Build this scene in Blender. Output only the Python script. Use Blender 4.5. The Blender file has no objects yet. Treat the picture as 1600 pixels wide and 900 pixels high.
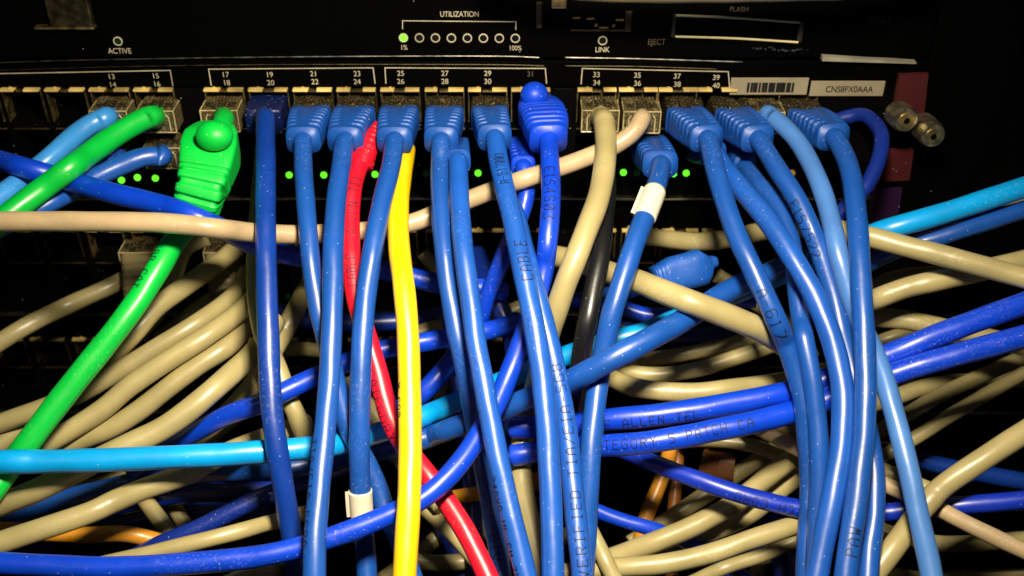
import bpy, bmesh, math, random
import numpy as np
from mathutils import Vector, Matrix

random.seed(7)
SC = bpy.context.scene
C = SC.collection
MM = 0.001
# ------------------------------------------------------------------ camera
F = 1700.0                      # focal length in photo pixels (photo is 1600 wide)
PITCH = math.radians(35)
CAM = np.array([0.0, -317.0, 148.0])          # millimetres; switch front is the plane Y = 0
FW = np.array([0.0, math.cos(PITCH), -math.sin(PITCH)])
DN = np.array([0.0, -math.sin(PITCH), -math.cos(PITCH)])
RT = np.array([1.0, 0.0, 0.0])
cd = bpy.data.cameras.new("camera")
cam = bpy.data.objects.new("camera", cd); C.objects.link(cam)
cam.location = CAM * MM
cam.rotation_euler = (math.radians(90) - PITCH, 0, 0)
cd.sensor_width = 36.0
cd.lens = 36.0 * F / 1600.0
cd.clip_start = 0.01; cd.clip_end = 50
cd.dof.use_dof = True
cd.dof.focus_distance = 0.295
cd.dof.aperture_fstop = 18.0
SC.camera = cam
# ------------------------------------------------------------------ world
w = bpy.data.worlds.new("World"); SC.world = w; w.use_nodes = True
w.node_tree.nodes["Background"].inputs[0].default_value = (0.9, 0.85, 0.7, 1)
w.node_tree.nodes["Background"].inputs[1].default_value = 0.004
# ------------------------------------------------------------------ lamps
def area(name, loc, target, size, energy, col, sy=None, spread=180):
    l = bpy.data.lights.new(name, 'AREA'); l.energy = energy; l.color = col
    l.shape = 'RECTANGLE'; l.size = size; l.size_y = sy or size
    l.spread = math.radians(spread)
    o = bpy.data.objects.new(name, l); C.objects.link(o)
    o.location = Vector(loc) * MM
    o.rotation_euler = (Vector(target) - Vector(loc)).to_track_quat('-Z', 'Y').to_euler()
    return o
area("key_lamp", (22, -205, 190), (-20, -90, -75), 0.034, 0.86, (1.0, 0.88, 0.68), 0.034, 118)
area("side_lamp", (-170, -300, 170), (-20, -80, -60), 0.08, 0.02, (1.0, 0.86, 0.62))
# ------------------------------------------------------------------ exposure
SC.view_settings.view_transform = 'Standard'
SC.view_settings.look = 'None'
SC.view_settings.exposure = 0.0
SC.view_settings.gamma = 1.0
SC.render.resolution_x = 1024; SC.render.resolution_y = 576

# ------------------------------------------------------------------ projection helpers (mm)
def ray(px, py):
    return FW + (px - 800) / F * RT + (py - 450) / F * DN
def at_depth(px, py, d):
    return CAM + ray(px, py) * d
def on_y(px, py, Y=0.0):
    r = ray(px, py); return CAM + r * ((Y - CAM[1]) / r[1])
def panel_depth(py, Y=0.0):
    return (Y - CAM[1]) / ray(800, py)[1]
BY = [-60, 0, 120, 150, 212, 250, 300, 400, 500, 700, 900, 960]
BD = [296, 300, 326, 341, 322, 314, 305, 294, 288, 280, 272, 270]
def base(py): return float(np.interp(py, BY, BD))

# ------------------------------------------------------------------ materials
def newmat(name):
    m = bpy.data.materials.new(name); m.use_nodes = True
    nt = m.node_tree; b = nt.nodes["Principled BSDF"]
    return m, nt, b
def plastic(name, col, rough=0.34, dust=0.35, bump=0.25, spec=0.5, seed=0.0, vary=0.12, scuff=0.0):
    m, nt, b = newmat(name)
    N, L = nt.nodes, nt.links
    tc = N.new('ShaderNodeTexCoord'); mp = N.new('ShaderNodeMapping')
    mp.inputs['Location'].default_value = (seed, seed * 1.7, 0)
    L.new(tc.outputs['Object'], mp.inputs[0])
    n1 = N.new('ShaderNodeTexNoise'); n1.inputs['Scale'].default_value = 90; n1.inputs['Detail'].default_value = 4
    L.new(mp.outputs[0], n1.inputs['Vector'])
    rmp = N.new('ShaderNodeMapRange'); rmp.inputs['To Min'].default_value = 1 - vary; rmp.inputs['To Max'].default_value = 1 + vary
    rmp.inputs['From Min'].default_value = .3; rmp.inputs['From Max'].default_value = .7
    L.new(n1.outputs[0], rmp.inputs['Value'])
    mul = N.new('ShaderNodeVectorMath'); mul.operation = 'SCALE'; mul.inputs[0].default_value = col[:3]
    L.new(rmp.outputs[0], mul.inputs['Scale'])
    v = N.new('ShaderNodeTexVoronoi'); v.inputs['Scale'].default_value = 850
    L.new(mp.outputs[0], v.inputs['Vector'])
    lt = N.new('ShaderNodeMath'); lt.operation = 'LESS_THAN'; lt.inputs[1].default_value = 0.13
    L.new(v.outputs['Distance'], lt.inputs[0])
    sep = N.new('ShaderNodeSeparateColor'); L.new(v.outputs['Color'], sep.inputs[0])
    g = N.new('ShaderNodeMath'); g.operation = 'GREATER_THAN'; g.inputs[1].default_value = 1 - 0.30 * dust
    L.new(sep.outputs[0], g.inputs[0])
    mm = N.new('ShaderNodeMath'); mm.operation = 'MULTIPLY'; L.new(lt.outputs[0], mm.inputs[0]); L.new(g.outputs[0], mm.inputs[1])
    mm2 = N.new('ShaderNodeMath'); mm2.operation = 'MULTIPLY'; L.new(mm.outputs[0], mm2.inputs[0]); mm2.inputs[1].default_value = 0.6
    mx = N.new('ShaderNodeMix'); mx.data_type = 'RGBA'
    L.new(mm2.outputs[0], mx.inputs['Factor']); L.new(mul.outputs[0], mx.inputs[6]); mx.inputs[7].default_value = (.62, .62, .55, 1)
    if scuff:
        na = N.new('ShaderNodeTexNoise'); na.inputs['Scale'].default_value = 38; na.inputs['Detail'].default_value = 2
        nb = N.new('ShaderNodeTexNoise'); nb.inputs['Scale'].default_value = 1500; nb.inputs['Detail'].default_value = 3
        for n_ in (na, nb): L.new(mp.outputs[0], n_.inputs['Vector'])
        ra = N.new('ShaderNodeMapRange'); ra.inputs['From Min'].default_value = .54; ra.inputs['From Max'].default_value = .64
        rb_ = N.new('ShaderNodeMapRange'); rb_.inputs['From Min'].default_value = .56; rb_.inputs['From Max'].default_value = .66
        L.new(na.outputs[0], ra.inputs['Value']); L.new(nb.outputs[0], rb_.inputs['Value'])
        sc = N.new('ShaderNodeMath'); sc.operation = 'MULTIPLY'; L.new(ra.outputs[0], sc.inputs[0]); L.new(rb_.outputs[0], sc.inputs[1])
        s2 = N.new('ShaderNodeMath'); s2.operation = 'MULTIPLY'; L.new(sc.outputs[0], s2.inputs[0]); s2.inputs[1].default_value = scuff * .6
        m2 = N.new('ShaderNodeMix'); m2.data_type = 'RGBA'; L.new(s2.outputs[0], m2.inputs['Factor']); L.new(mx.outputs[2], m2.inputs[6]); m2.inputs[7].default_value = (.75, .72, .6, 1)
        ng = N.new('ShaderNodeTexNoise'); ng.inputs['Scale'].default_value = 26; ng.inputs['Detail'].default_value = 5; L.new(mp.outputs[0], ng.inputs['Vector'])
        rg = N.new('ShaderNodeMapRange'); rg.inputs['From Min'].default_value = .52; rg.inputs['From Max'].default_value = .70; rg.inputs['To Max'].default_value = scuff * .7
        L.new(ng.outputs[0], rg.inputs['Value'])
        m3 = N.new('ShaderNodeMix'); m3.data_type = 'RGBA'; L.new(rg.outputs[0], m3.inputs['Factor']); L.new(m2.outputs[2], m3.inputs[6])
        m3.inputs[7].default_value = (col[0] * .5 + .02, col[1] * .5 + .015, col[2] * .5 + .005, 1)
        mx = m3
    L.new(mx.outputs[2], b.inputs['Base Color'])
    n2 = N.new('ShaderNodeTexNoise'); n2.inputs['Scale'].default_value = 260; n2.inputs['Detail'].default_value = 5
    L.new(mp.outputs[0], n2.inputs['Vector'])
    r2 = N.new('ShaderNodeMapRange'); r2.inputs['To Min'].default_value = rough - .05; r2.inputs['To Max'].default_value = rough + .11
    L.new(n2.outputs[0], r2.inputs['Value']); L.new(r2.outputs[0], b.inputs['Roughness'])
    bp = N.new('ShaderNodeBump'); bp.inputs['Strength'].default_value = bump; bp.inputs['Distance'].default_value = 0.0004
    n3 = N.new('ShaderNodeTexNoise'); n3.inputs['Scale'].default_value = 170; n3.inputs['Detail'].default_value = 3
    L.new(mp.outputs[0], n3.inputs['Vector'])
    L.new(n3.outputs[0], bp.inputs['Height']); L.new(bp.outputs[0], b.inputs['Normal'])
    b.inputs['Specular IOR Level'].default_value = spec
    return m
def metal(name, col, rough=0.3, scratch=120):
    m, nt, b = newmat(name); N, L = nt.nodes, nt.links
    b.inputs['Metallic'].default_value = 1
    tc = N.new('ShaderNodeTexCoord'); n = N.new('ShaderNodeTexNoise'); n.inputs['Scale'].default_value = scratch * 3; n.inputs['Detail'].default_value = 6
    L.new(tc.outputs['Object'], n.inputs['Vector'])
    r = N.new('ShaderNodeMapRange'); r.inputs['To Min'].default_value = rough * .6; r.inputs['To Max'].default_value = rough * 1.5
    L.new(n.outputs[0], r.inputs['Value']); L.new(r.outputs[0], b.inputs['Roughness'])
    mr = N.new('ShaderNodeMapRange'); mr.inputs['From Min'].default_value = .3; mr.inputs['From Max'].default_value = .7
    mr.inputs['To Min'].default_value = .45; mr.inputs['To Max'].default_value = 1.1
    L.new(n.outputs[0], mr.inputs['Value'])
    s = N.new('ShaderNodeVectorMath'); s.operation = 'SCALE'; s.inputs[0].default_value = col[:3]; L.new(mr.outputs[0], s.inputs['Scale'])
    L.new(s.outputs[0], b.inputs['Base Color'])
    return m
def emit(name, col, st):
    m, nt, b = newmat(name)
    b.inputs['Base Color'].default_value = (*[c * min(1, st + .02) for c in col], 1)
    b.inputs['Emission Color'].default_value = (*col, 1); b.inputs['Emission Strength'].default_value = st
    return m
def clear_mat(bc=(.12, .10, .05), add=.05, nm="clear_plastic"):
    m, nt, b = newmat(nm); N, L = nt.nodes, nt.links
    out = N["Material Output"]
    b.inputs['Base Color'].default_value = (*bc, 1); b.inputs['Roughness'].default_value = .10
    b.inputs['Specular IOR Level'].default_value = 1.0
    tc = N.new('ShaderNodeTexCoord'); n = N.new('ShaderNodeTexNoise'); n.inputs['Scale'].default_value = 900
    L.new(tc.outputs['Object'], n.inputs['Vector'])
    bp = N.new('ShaderNodeBump'); bp.inputs['Strength'].default_value = .5; bp.inputs['Distance'].default_value = .0006
    L.new(n.outputs[0], bp.inputs['Height']); L.new(bp.outputs[0], b.inputs['Normal'])
    t = N.new('ShaderNodeBsdfTransparent'); t.inputs[0].default_value = (.92, .88, .74, 1)
    fr = N.new('ShaderNodeFresnel'); fr.inputs[0].default_value = 1.5
    ad = N.new('ShaderNodeMath'); ad.operation = 'ADD'; ad.inputs[1].default_value = add; ad.use_clamp = True
    L.new(fr.outputs[0], ad.inputs[0])
    sp = N.new('ShaderNodeTexNoise'); sp.inputs['Scale'].default_value = 2200; sp.inputs['Detail'].default_value = 2; L.new(tc.outputs['Object'], sp.inputs['Vector'])
    sr = N.new('ShaderNodeMapRange'); sr.inputs['From Min'].default_value = .60; sr.inputs['From Max'].default_value = .68; L.new(sp.outputs[0], sr.inputs['Value'])
    cm = N.new('ShaderNodeMix'); cm.data_type = 'RGBA'; L.new(sr.outputs[0], cm.inputs['Factor']); cm.inputs[6].default_value = (*bc, 1); cm.inputs[7].default_value = (.65, .5, .28, 1)
    L.new(cm.outputs[2], b.inputs['Base Color'])
    a2 = N.new('ShaderNodeMath'); a2.operation = 'MULTIPLY_ADD'; a2.inputs[1].default_value = .5; L.new(sr.outputs[0], a2.inputs[0]); L.new(ad.outputs[0], a2.inputs[2]); a2.use_clamp = True
    ad = a2
    mix = N.new('ShaderNodeMixShader'); L.new(ad.outputs[0], mix.inputs[0]); L.new(t.outputs[0], mix.inputs[1]); L.new(b.outputs[0], mix.inputs[2])
    L.new(mix.outputs[0], out.inputs['Surface'])
    return m
COL = dict(
    blue=(.007, .076, .37), blue2=(.009, .090, .45), navy=(.003, .040, .30), royal=(.001, .048, .60),
    sky=(.065, .20, .55), cyan=(.0, .34, .82), khaki=(.40, .335, .145), pink=(.52, .385, .215), green=(0, .52, .05),
    red=(.74, .006, .025), yellow=(.95, .60, .0), orange=(.62, .26, .015), brown=(.34, .12, .02), black=(.006, .006, .006),
    white=(.78, .72, .55), lightblue=(.04, .30, .78), deepblue=(.003, .030, .46), shadeblue=(.003, .022, .24), dull=(.20, .16, .06))  # last two colours are blue and khaki jackets with shade put in
MAT = {k: plastic(k + "_jacket", v, seed=i * .37, spec=.8, rough=.33 if k != 'khaki' else .36, scuff=.55 if k in ('khaki','pink') else .12, dust=.5 if 'blue' in k or k in('royal','navy') else .12)
       for i, (k, v) in enumerate(COL.items())}
BOOT = {k: plastic(k + "_boot_rubber", COL[k], rough=.42, dust=.9, bump=.35, seed=3 + i) for i, k in enumerate(['blue', 'royal', 'navy', 'green', 'red', 'khaki', 'orange'])}
BOOT['khaki'] = plastic('dull_boot_rubber', (.22, .18, .08), rough=.5, dust=.5)
M_INK = plastic("dark_ink", (.004, .006, .03), rough=.5, dust=0)
M_BARK = plastic("black_ink", (.006, .005, .004), rough=.6, dust=0)
M_INKW = plastic("pale_ink", (.75, .72, .6), rough=.6, dust=0)
M_CLEAR = clear_mat()
M_RIM = plastic('rim_glint', (.50, .42, .20), rough=.12, dust=.3, vary=.7, bump=.8, spec=1.0)  # bright rim colour painted for the glints on clear plug edges
M_CLEAR2 = clear_mat((.36, .29, .13), .13, 'yellowed_clear_plastic')
M_PANEL = plastic("black_panel_paint", (.0006, .0006, .0005), rough=.5, dust=.015, bump=.15, spec=.04)
M_PORT = plastic("black_port_plastic", (.001, .001, .001), rough=.5, dust=.2, spec=.10)
M_BRASS = metal("brass_shield", (.80, .60, .24), .38)
M_EDGE = plastic('brass_edge_glint', (.72, .52, .17), rough=.35, dust=.6, vary=.6, spec=.8)  # pale non-metal colour carries the light reflected along the shield tops
M_LIP = plastic("slot_lip_glint", (.80, .70, .36), rough=.4, dust=0)  # highlight on the card slot lips, put into the base colour
M_CHROME = plastic("worn_strip_glint", (.30, .285, .21), rough=.35, dust=.3, vary=.4)  # worn chrome, its reflected light put into the pale colour
M_STEEL = metal("steel", (.62, .58, .46), .3)
M_DARKSTEEL = metal("dark_steel", (.16, .13, .07), .45)
M_SILK = plastic("silkscreen_ink", (.50, .44, .30), rough=.7, dust=0, vary=.3, spec=.2)
M_SILKD = plastic("worn_silkscreen_ink", (.09, .07, .04), rough=.7, dust=0, vary=.5, spec=.2)
M_PAPER = plastic("sticker_paper", (.30, .255, .165), rough=.6, dust=.1, spec=.2)
M_LED = emit("green_led_light", (.12, 1, .02), 1.6)
M_LEDD = emit("dim_led_light", (.0, .25, .03), .03)
M_AMBER = emit("amber_led_light", (.9, .42, .05), .35)
M_GLASS = plastic("unlit_led_lens", (.005, .006, .005), rough=.2, dust=.2)
M_WIRE = [plastic("wire_%s" % n, c, dust=0) for n, c in [("orange", (.75, .2, .02)), ("white", (.7, .65, .5)), ("green", (.02, .4, .06)), ("blue", (.03, .1, .5)), ("brown", (.25, .1, .03))]]

# ------------------------------------------------------------------ mesh helpers
def link(name, me, mat, parent=None, smooth=False):
    o = bpy.data.objects.new(name, me); C.objects.link(o)
    if mat: me.materials.append(mat)
    if parent: o.parent = parent
    if smooth: me.polygons.foreach_set('use_smooth', [True] * len(me.polygons))
    return o
def mesh(name, V, Fc, mat, parent=None, smooth=False):
    me = bpy.data.meshes.new(name)
    org = np.array(parent['org']) if parent is not None and 'org' in parent else np.zeros(3)
    me.from_pydata([tuple((np.array(v) - org) * MM) for v in V], [], Fc); me.update()
    return link(name, me, mat, parent, smooth)
def tag(o, label=None, cat=None, group=None, kind=None):
    if label: o['label'] = label
    if cat: o['category'] = cat
    if group: o['group'] = group
    if kind: o['kind'] = kind
    return o
def root(name, org):
    o = bpy.data.objects.new(name, None); C.objects.link(o); o.empty_display_size = .005
    o.location = Vector(org) * MM; o['org'] = [float(x) for x in org]
    return o
class MB:
    def __init__(s): s.V = []; s.F = []
    def box(s, x0, x1, y0, y1, z0, z1, b=0):
        if b > 0:
            bm = bmesh.new(); bmesh.ops.create_cube(bm, size=1)
            for v in bm.verts: v.co = Vector(((x0 + x1) / 2 + v.co.x * (x1 - x0), (y0 + y1) / 2 + v.co.y * (y1 - y0), (z0 + z1) / 2 + v.co.z * (z1 - z0)))
            bmesh.ops.bevel(bm, geom=bm.edges[:], offset=b, segments=2, affect='EDGES', profile=.6)
            n = len(s.V); bm.verts.index_update()
            s.V += [tuple(v.co) for v in bm.verts]; s.F += [[n + v.index for v in f.verts] for f in bm.faces]; bm.free(); return s
        n = len(s.V)
        s.V += [(x, y, z) for x in (x0, x1) for y in (y0, y1) for z in (z0, z1)]
        s.F += [[n + i for i in f] for f in ((0, 1, 3, 2), (4, 6, 7, 5), (0, 4, 5, 1), (2, 3, 7, 6), (0, 2, 6, 4), (1, 5, 7, 3))]
        return s
    def tube(s, P, r, n=10, caps=True):
        V, Fc = tube_geo(P, r, n, caps); k = len(s.V); s.V += V; s.F += [[k + i for i in f] for f in Fc]; return s
    def disc(s, c, r, y0, y1, n=20, r2=None):      # short cylinder along Y (a ring when r2)
        k = len(s.V)
        if r2 is None:
            for y in (y0, y1): s.V += [(c[0] + r * math.cos(a), y, c[1] + r * math.sin(a)) for a in [2 * math.pi * i / n for i in range(n)]]
            s.F += [[k + i, k + (i + 1) % n, k + n + (i + 1) % n, k + n + i] for i in range(n)]
            s.F += [[k + i for i in range(n)], [k + n + i for i in range(n)][::-1]]
        else:
            for rr, y in ((r, y1), (r, y0), (r2, y0), (r2, y1)):
                s.V += [(c[0] + rr * math.cos(a), y, c[1] + rr * math.sin(a)) for a in [2 * math.pi * i / n for i in range(n)]]
            for j in range(3): s.F += [[k + j * n + i, k + j * n + (i + 1) % n, k + (j + 1) * n + (i + 1) % n, k + (j + 1) * n + i] for i in range(n)]
        return s
    def build(s, name, mat, parent=None, smooth=False):
        return mesh(name, s.V, s.F, mat, parent, smooth)
def frames(P):
    P = np.array(P, float); T = np.gradient(P, axis=0); T /= np.linalg.norm(T, axis=1)[:, None] + 1e-9
    n = np.cross(T[0], [0.3, 0.2, 1]); n /= np.linalg.norm(n) + 1e-9
    Ns = []
    for t in T:
        n = n - t * np.dot(n, t); n /= np.linalg.norm(n) + 1e-9; Ns.append(n.copy())
    Ns = np.array(Ns); return P, T, Ns, np.cross(T, Ns)
def tube_geo(P, r, n=10, caps=True, ripple=0.0, seed=0.0):
    P, T, Nn, B = frames(P); m = len(P)
    ang = np.linspace(0, 2 * math.pi, n, endpoint=False)
    s = np.concatenate([[0], np.cumsum(np.linalg.norm(np.diff(P, axis=0), axis=1))])
    R = np.broadcast_to(np.array(r, float), (m,)) if not np.isscalar(r) else np.full(m, r)
    rad = R[:, None] * np.ones((m, n))
    if ripple:
        rad = rad * (1 + ripple * np.sin(2 * ang[None] + s[:, None] * .42 + seed) + ripple * .7 * np.sin(3 * ang[None] - s[:, None] * .23 + seed * 3)
                     + ripple * .8 * np.sin(s[:, None] * .17 + 2 * seed + np.sin(s[:, None] * .05) * 2))
    V = P[:, None] + rad[..., None] * (Nn[:, None] * np.cos(ang)[None, :, None] + B[:, None] * np.sin(ang)[None, :, None])
    V = V.reshape(-1, 3)
    Fc = [[i * n + j, i * n + (j + 1) % n, (i + 1) * n + (j + 1) % n, (i + 1) * n + j] for i in range(m - 1) for j in range(n)]
    if caps: Fc += [list(range(n))[::-1], [(m - 1) * n + j for j in range(n)]]
    return [tuple(v) for v in V], Fc
def catmull(P, step):
    P = np.array(P, float)
    if len(P) < 3: P = np.array([P[0], (P[0] + P[1]) / 2, P[1]])
    Q = np.vstack([2 * P[0] - P[1], P, 2 * P[-1] - P[-2]]); out = []
    for i in range(1, len(Q) - 2):
        a, b, c, d = Q[i - 1:i + 3]; k = max(2, int(np.linalg.norm((c - b)[:3 if step < 4 else 2]) / step))
        t = np.linspace(0, 1, k, endpoint=False)[:, None]
        out.append(.5 * ((2 * b) + (c - a) * t + (2 * a - 5 * b + 4 * c - d) * t ** 2 + (3 * b - a - 3 * c + d) * t ** 3))
    out.append(P[-1:]); return np.vstack(out)

# ------------------------------------------------------------------ stroke font (printed lettering on jackets)
G = {'A': [[0, 0, 0, 4, 2, 6, 4, 4, 4, 0], [0, 2.4, 4, 2.4]], 'B': [[0, 0, 0, 6, 3, 6, 4, 5, 3, 3.2, 0, 3.2], [3, 3.2, 4, 1.6, 3, 0, 0, 0]], 'C': [[4, 5, 3, 6, 1, 6, 0, 5, 0, 1, 1, 0, 3, 0, 4, 1]],
     'D': [[0, 0, 0, 6, 2.6, 6, 4, 4.6, 4, 1.4, 2.6, 0, 0, 0]], 'E': [[4, 6, 0, 6, 0, 0, 4, 0], [0, 3.1, 3, 3.1]], 'F': [[4, 6, 0, 6, 0, 0], [0, 3.1, 3, 3.1]], 'G': [[4, 5, 3, 6, 1, 6, 0, 5, 0, 1, 1, 0, 3, 0, 4, 1, 4, 3, 2.2, 3]],
     'H': [[0, 0, 0, 6], [4, 0, 4, 6], [0, 3, 4, 3]], 'I': [[1, 0, 3, 0], [1, 6, 3, 6], [2, 0, 2, 6]], 'J': [[4, 6, 4, 1, 3, 0, 1, 0, 0, 1]], 'K': [[0, 0, 0, 6], [4, 6, 0, 2.6], [1.2, 3.6, 4, 0]], 'L': [[0, 6, 0, 0, 4, 0]],
     'M': [[0, 0, 0, 6, 2, 3, 4, 6, 4, 0]], 'N': [[0, 0, 0, 6, 4, 0, 4, 6]], 'O': [[1, 0, 0, 1, 0, 5, 1, 6, 3, 6, 4, 5, 4, 1, 3, 0, 1, 0]], 'P': [[0, 0, 0, 6, 3, 6, 4, 5, 4, 4, 3, 3, 0, 3]], 'R': [[0, 0, 0, 6, 3, 6, 4, 5, 4, 4, 3, 3, 0, 3], [2, 3, 4, 0]],
     'S': [[0, 1, 1, 0, 3, 0, 4, 1, 4, 2, 3, 3, 1, 3, 0, 4, 0, 5, 1, 6, 3, 6, 4, 5]], 'T': [[0, 6, 4, 6], [2, 6, 2, 0]], 'U': [[0, 6, 0, 1, 1, 0, 3, 0, 4, 1, 4, 6]], 'V': [[0, 6, 2, 0, 4, 6]], 'W': [[0, 6, 1, 0, 2, 3, 3, 0, 4, 6]], 'X': [[0, 0, 4, 6], [0, 6, 4, 0]],
     'Y': [[0, 6, 2, 3, 4, 6], [2, 3, 2, 0]], 'Z': [[0, 6, 4, 6, 0, 0, 4, 0]], '0': [[1, 0, 0, 1, 0, 5, 1, 6, 3, 6, 4, 5, 4, 1, 3, 0, 1, 0], [.8, 1, 3.2, 5]], '1': [[1, 5, 2, 6, 2, 0], [1, 0, 3, 0]], '2': [[0, 5, 1, 6, 3, 6, 4, 5, 4, 4, 0, 0, 4, 0]], '3': [[0, 6, 4, 6, 2, 3.4, 4, 2, 4, 1, 3, 0, 1, 0, 0, 1]],
     '4': [[3, 0, 3, 6, 0, 2, 4, 2]], '5': [[4, 6, 0, 6, 0, 3.5, 3, 3.5, 4, 2.5, 4, 1, 3, 0, 0, 0]], '6': [[4, 5.4, 3, 6, 1, 6, 0, 5, 0, 1, 1, 0, 3, 0, 4, 1, 4, 2.4, 3, 3.3, 0, 3.3]], '7': [[0, 6, 4, 6, 1.5, 0]], '8': [[1, 3.2, 0, 4.2, 0, 5, 1, 6, 3, 6, 4, 5, 4, 4.2, 3, 3.2, 1, 3.2, 0, 2, 0, 1, 1, 0, 3, 0, 4, 1, 4, 2, 3, 3.2]],
     '-': [[.5, 3, 3.5, 3]], '/': [[0, 0, 4, 6]], '.': [[1.8, 0, 2.2, .4]], ' ': [],
     'c': [[4, 3.4, 3, 4, 1, 4, 0, 3, 0, 1, 1, 0, 3, 0, 4, .6]], 'o': [[1, 0, 0, 1, 0, 3, 1, 4, 3, 4, 4, 3, 4, 1, 3, 0, 1, 0]], 'm': [[0, 0, 0, 4], [0, 3.4, 1, 4, 2, 3.4, 2, 0], [2, 3.4, 3, 4, 4, 3.4, 4, 0]], 'w': [[0, 4, 1, 0, 2, 3, 3, 0, 4, 4]]}
def strokes_on_tube(P, R, text, s0, height, direction, phi0, parent, mat, thick=.24, adv=6.7, stretch=1.0):
    """letters wrapped on the jacket: s0 = arc position (mm) of the first letter, direction +1 runs with the path"""
    P = np.array(P); s = np.concatenate([[0], np.cumsum(np.linalg.norm(np.diff(P, axis=0), axis=1))])
    T = np.gradient(P, axis=0); T /= np.linalg.norm(T, axis=1)[:, None]
    k = height / 6.0; V = []; Fc = []
    def pt(u, v):
        ss = s0 + direction * u; p = np.array([np.interp(ss, s, P[:, i]) for i in range(3)]); t = np.array([np.interp(ss, s, T[:, i]) for i in range(3)]); t /= np.linalg.norm(t)
        c = CAM - p; n = c - t * np.dot(c, t); n /= np.linalg.norm(n); b = np.cross(t * direction, n) * -1.0
        a = phi0 + (v - height / 2) / R
        b = np.cross(n, t * direction)
        return p + (R * 1.03 + .04) * (n * math.cos(a) + b * math.sin(a))
    for ci, ch in enumerate(text):
        for st in G.get(ch, []):
            q = [(st[i] * k * stretch + ci * adv * k * stretch, st[i + 1] * k) for i in range(0, len(st), 2)]
            for (a, b) in zip(q[:-1], q[1:]):
                d = np.subtract(b, a); l = np.linalg.norm(d)
                if l < 1e-6: continue
                d = d / l; n = np.array([-d[1], d[0]]) * thick / 2; m = max(1, int(l / .35)); e = d * thick * .35
                base_i = len(V)
                for j in range(m + 1):
                    c = np.array(a) - e + (np.array(b) - np.array(a) + 2 * e) * j / m
                    V.append(pt(*(c + n))); V.append(pt(*(c - n)))
                for j in range(m):
                    x = base_i + 2 * j; Fc.append([x, x + 1, x + 3, x + 2])
    if V: return mesh("printed_text", V, Fc, mat, parent)

def flat_text(txt, px, py, hpx, mat, parent, Y=-1.03, cond=.72, name="printed_label", slant=0, bold=.0, rot=0):
    cu = bpy.data.curves.new("t", 'FONT'); cu.body = txt; cu.align_x = 'CENTER'; cu.align_y = 'CENTER'; cu.size = 1; cu.offset = bold; cu.shear = slant
    o = bpy.data.objects.new("t", cu); C.objects.link(o)
    dg = bpy.context.evaluated_depsgraph_get(); dg.update()
    me = bpy.data.meshes.new_from_object(o.evaluated_get(dg)); C.objects.unlink(o); bpy.data.objects.remove(o)
    p = on_y(px, py, Y); p2 = on_y(px, py + hpx, Y); H = abs(p2[2] - p[2]) / .70
    org = np.array(parent['org'])
    for v in me.vertices:
        x = v.co.x * H * cond; z = v.co.y * H
        v.co = Vector(((p[0] + x - org[0]) * MM, (Y - org[1]) * MM, (p[2] + z - org[2]) * MM))
    return link(name, me, mat, parent)

# ================================================================== THE SWITCHES (setting behind the cables)
def Z(py, Y=0): return on_y(800, py, Y)[2]
def X(px, py, Y=0): return on_y(px, py, Y)[0]
COLS = [-33, 36, 105, 174, 243, 352, 421, 490, 558, 626, 695, 762, 829, 932, 996, 1058, 1119, 1183, 1247]
sw = root("network_switch", (0, 0, -15))
tag(sw, "black rack network switch with two rows of numbered ports and a utilization light bar", "network switch")
m = MB(); m.box(-240, 240, -1.0, 8, 13.6, 95, .4); m.build("front_panel", M_PANEL, sw)
m = MB(); m.box(-240, 132, -0.6, 8, 3.6, 12.2, .3); m.build("label_strip", M_PANEL, sw)
m = MB(); m.box(-240, 240, 1.5, 8, 12.4, 13.4); m.build("panel_groove", M_PORT, sw)
# port housings: real recesses, one housing per column pair
def port_rows(parent, zt, pitch_px, cols, pyr, mirror=True):
    zs = (zt, zt - 12.4, zt - 13.8, zt - 26.2)
    xs = [X(c, pyr) for c in cols]
    m = MB(); m.box(-240, 240, 13.0, 14.0, zs[3] - 1, zt + 1); m.build("port_back_wall", M_PORT, parent)
    m = MB()
    edges = []
    for i, x in enumerate(xs):
        m.box(x - 7.1, x - 6.2, 0, 13, zs[3], zt); m.box(x + 6.2, x + 7.1, 0, 13, zs[3], zt)
    for a, b in zip(xs[:-1], xs[1:]):
        if b - a > 15: m.box(a + 7.15, b - 7.15, -.4, 13, zs[3], zt, .2)
    m.box(-240, xs[0] - 7.15, -.4, 13, zs[3], zt)
    m.box(xs[-1] + 7.15, 240, -.4, 13, zs[3], zt)
    m.build("port_divider", M_PORT, parent)
    m = MB(); m.box(-240, 240, -.2, 13, zs[2] + .05, zs[1] - .05); m.build("port_crossbar", M_PORT, parent)
    for x in xs:
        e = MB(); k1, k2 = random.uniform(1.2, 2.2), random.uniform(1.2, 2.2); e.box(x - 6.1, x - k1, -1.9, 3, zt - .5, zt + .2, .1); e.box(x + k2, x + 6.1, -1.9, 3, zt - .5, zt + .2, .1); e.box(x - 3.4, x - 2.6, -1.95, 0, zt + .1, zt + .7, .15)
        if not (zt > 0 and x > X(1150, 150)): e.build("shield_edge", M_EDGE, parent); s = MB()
        s.box(x - 1.6, x + 1.6, -.7, 2.5, zt - 1.1, zt - .6)
        s.box(x - 6.18, x - 5.9, -.7, 4, zt - 11.5, zt - .6); s.box(x + 5.9, x + 6.18, -.7, 4, zt - 11.5, zt - .6)
        s.box(x - 6.1, x + 6.1, -.6, 3, zs[2] - .4, zs[2] - .1)
        s.build("port_shield", M_BRASS, parent)
    return xs
port_rows(sw, 3.0, 14, COLS, 150)
m = MB(); m.box(-240, 240, -.3, 8, -35.4, -23.4, .2); m.build("indicator_strip", M_PANEL, sw)
m = MB(); m.box(-240, 240, -1.6, 8, -37.0, -36.2, .15); m.build("bottom_lip", M_STEEL, sw)

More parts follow.
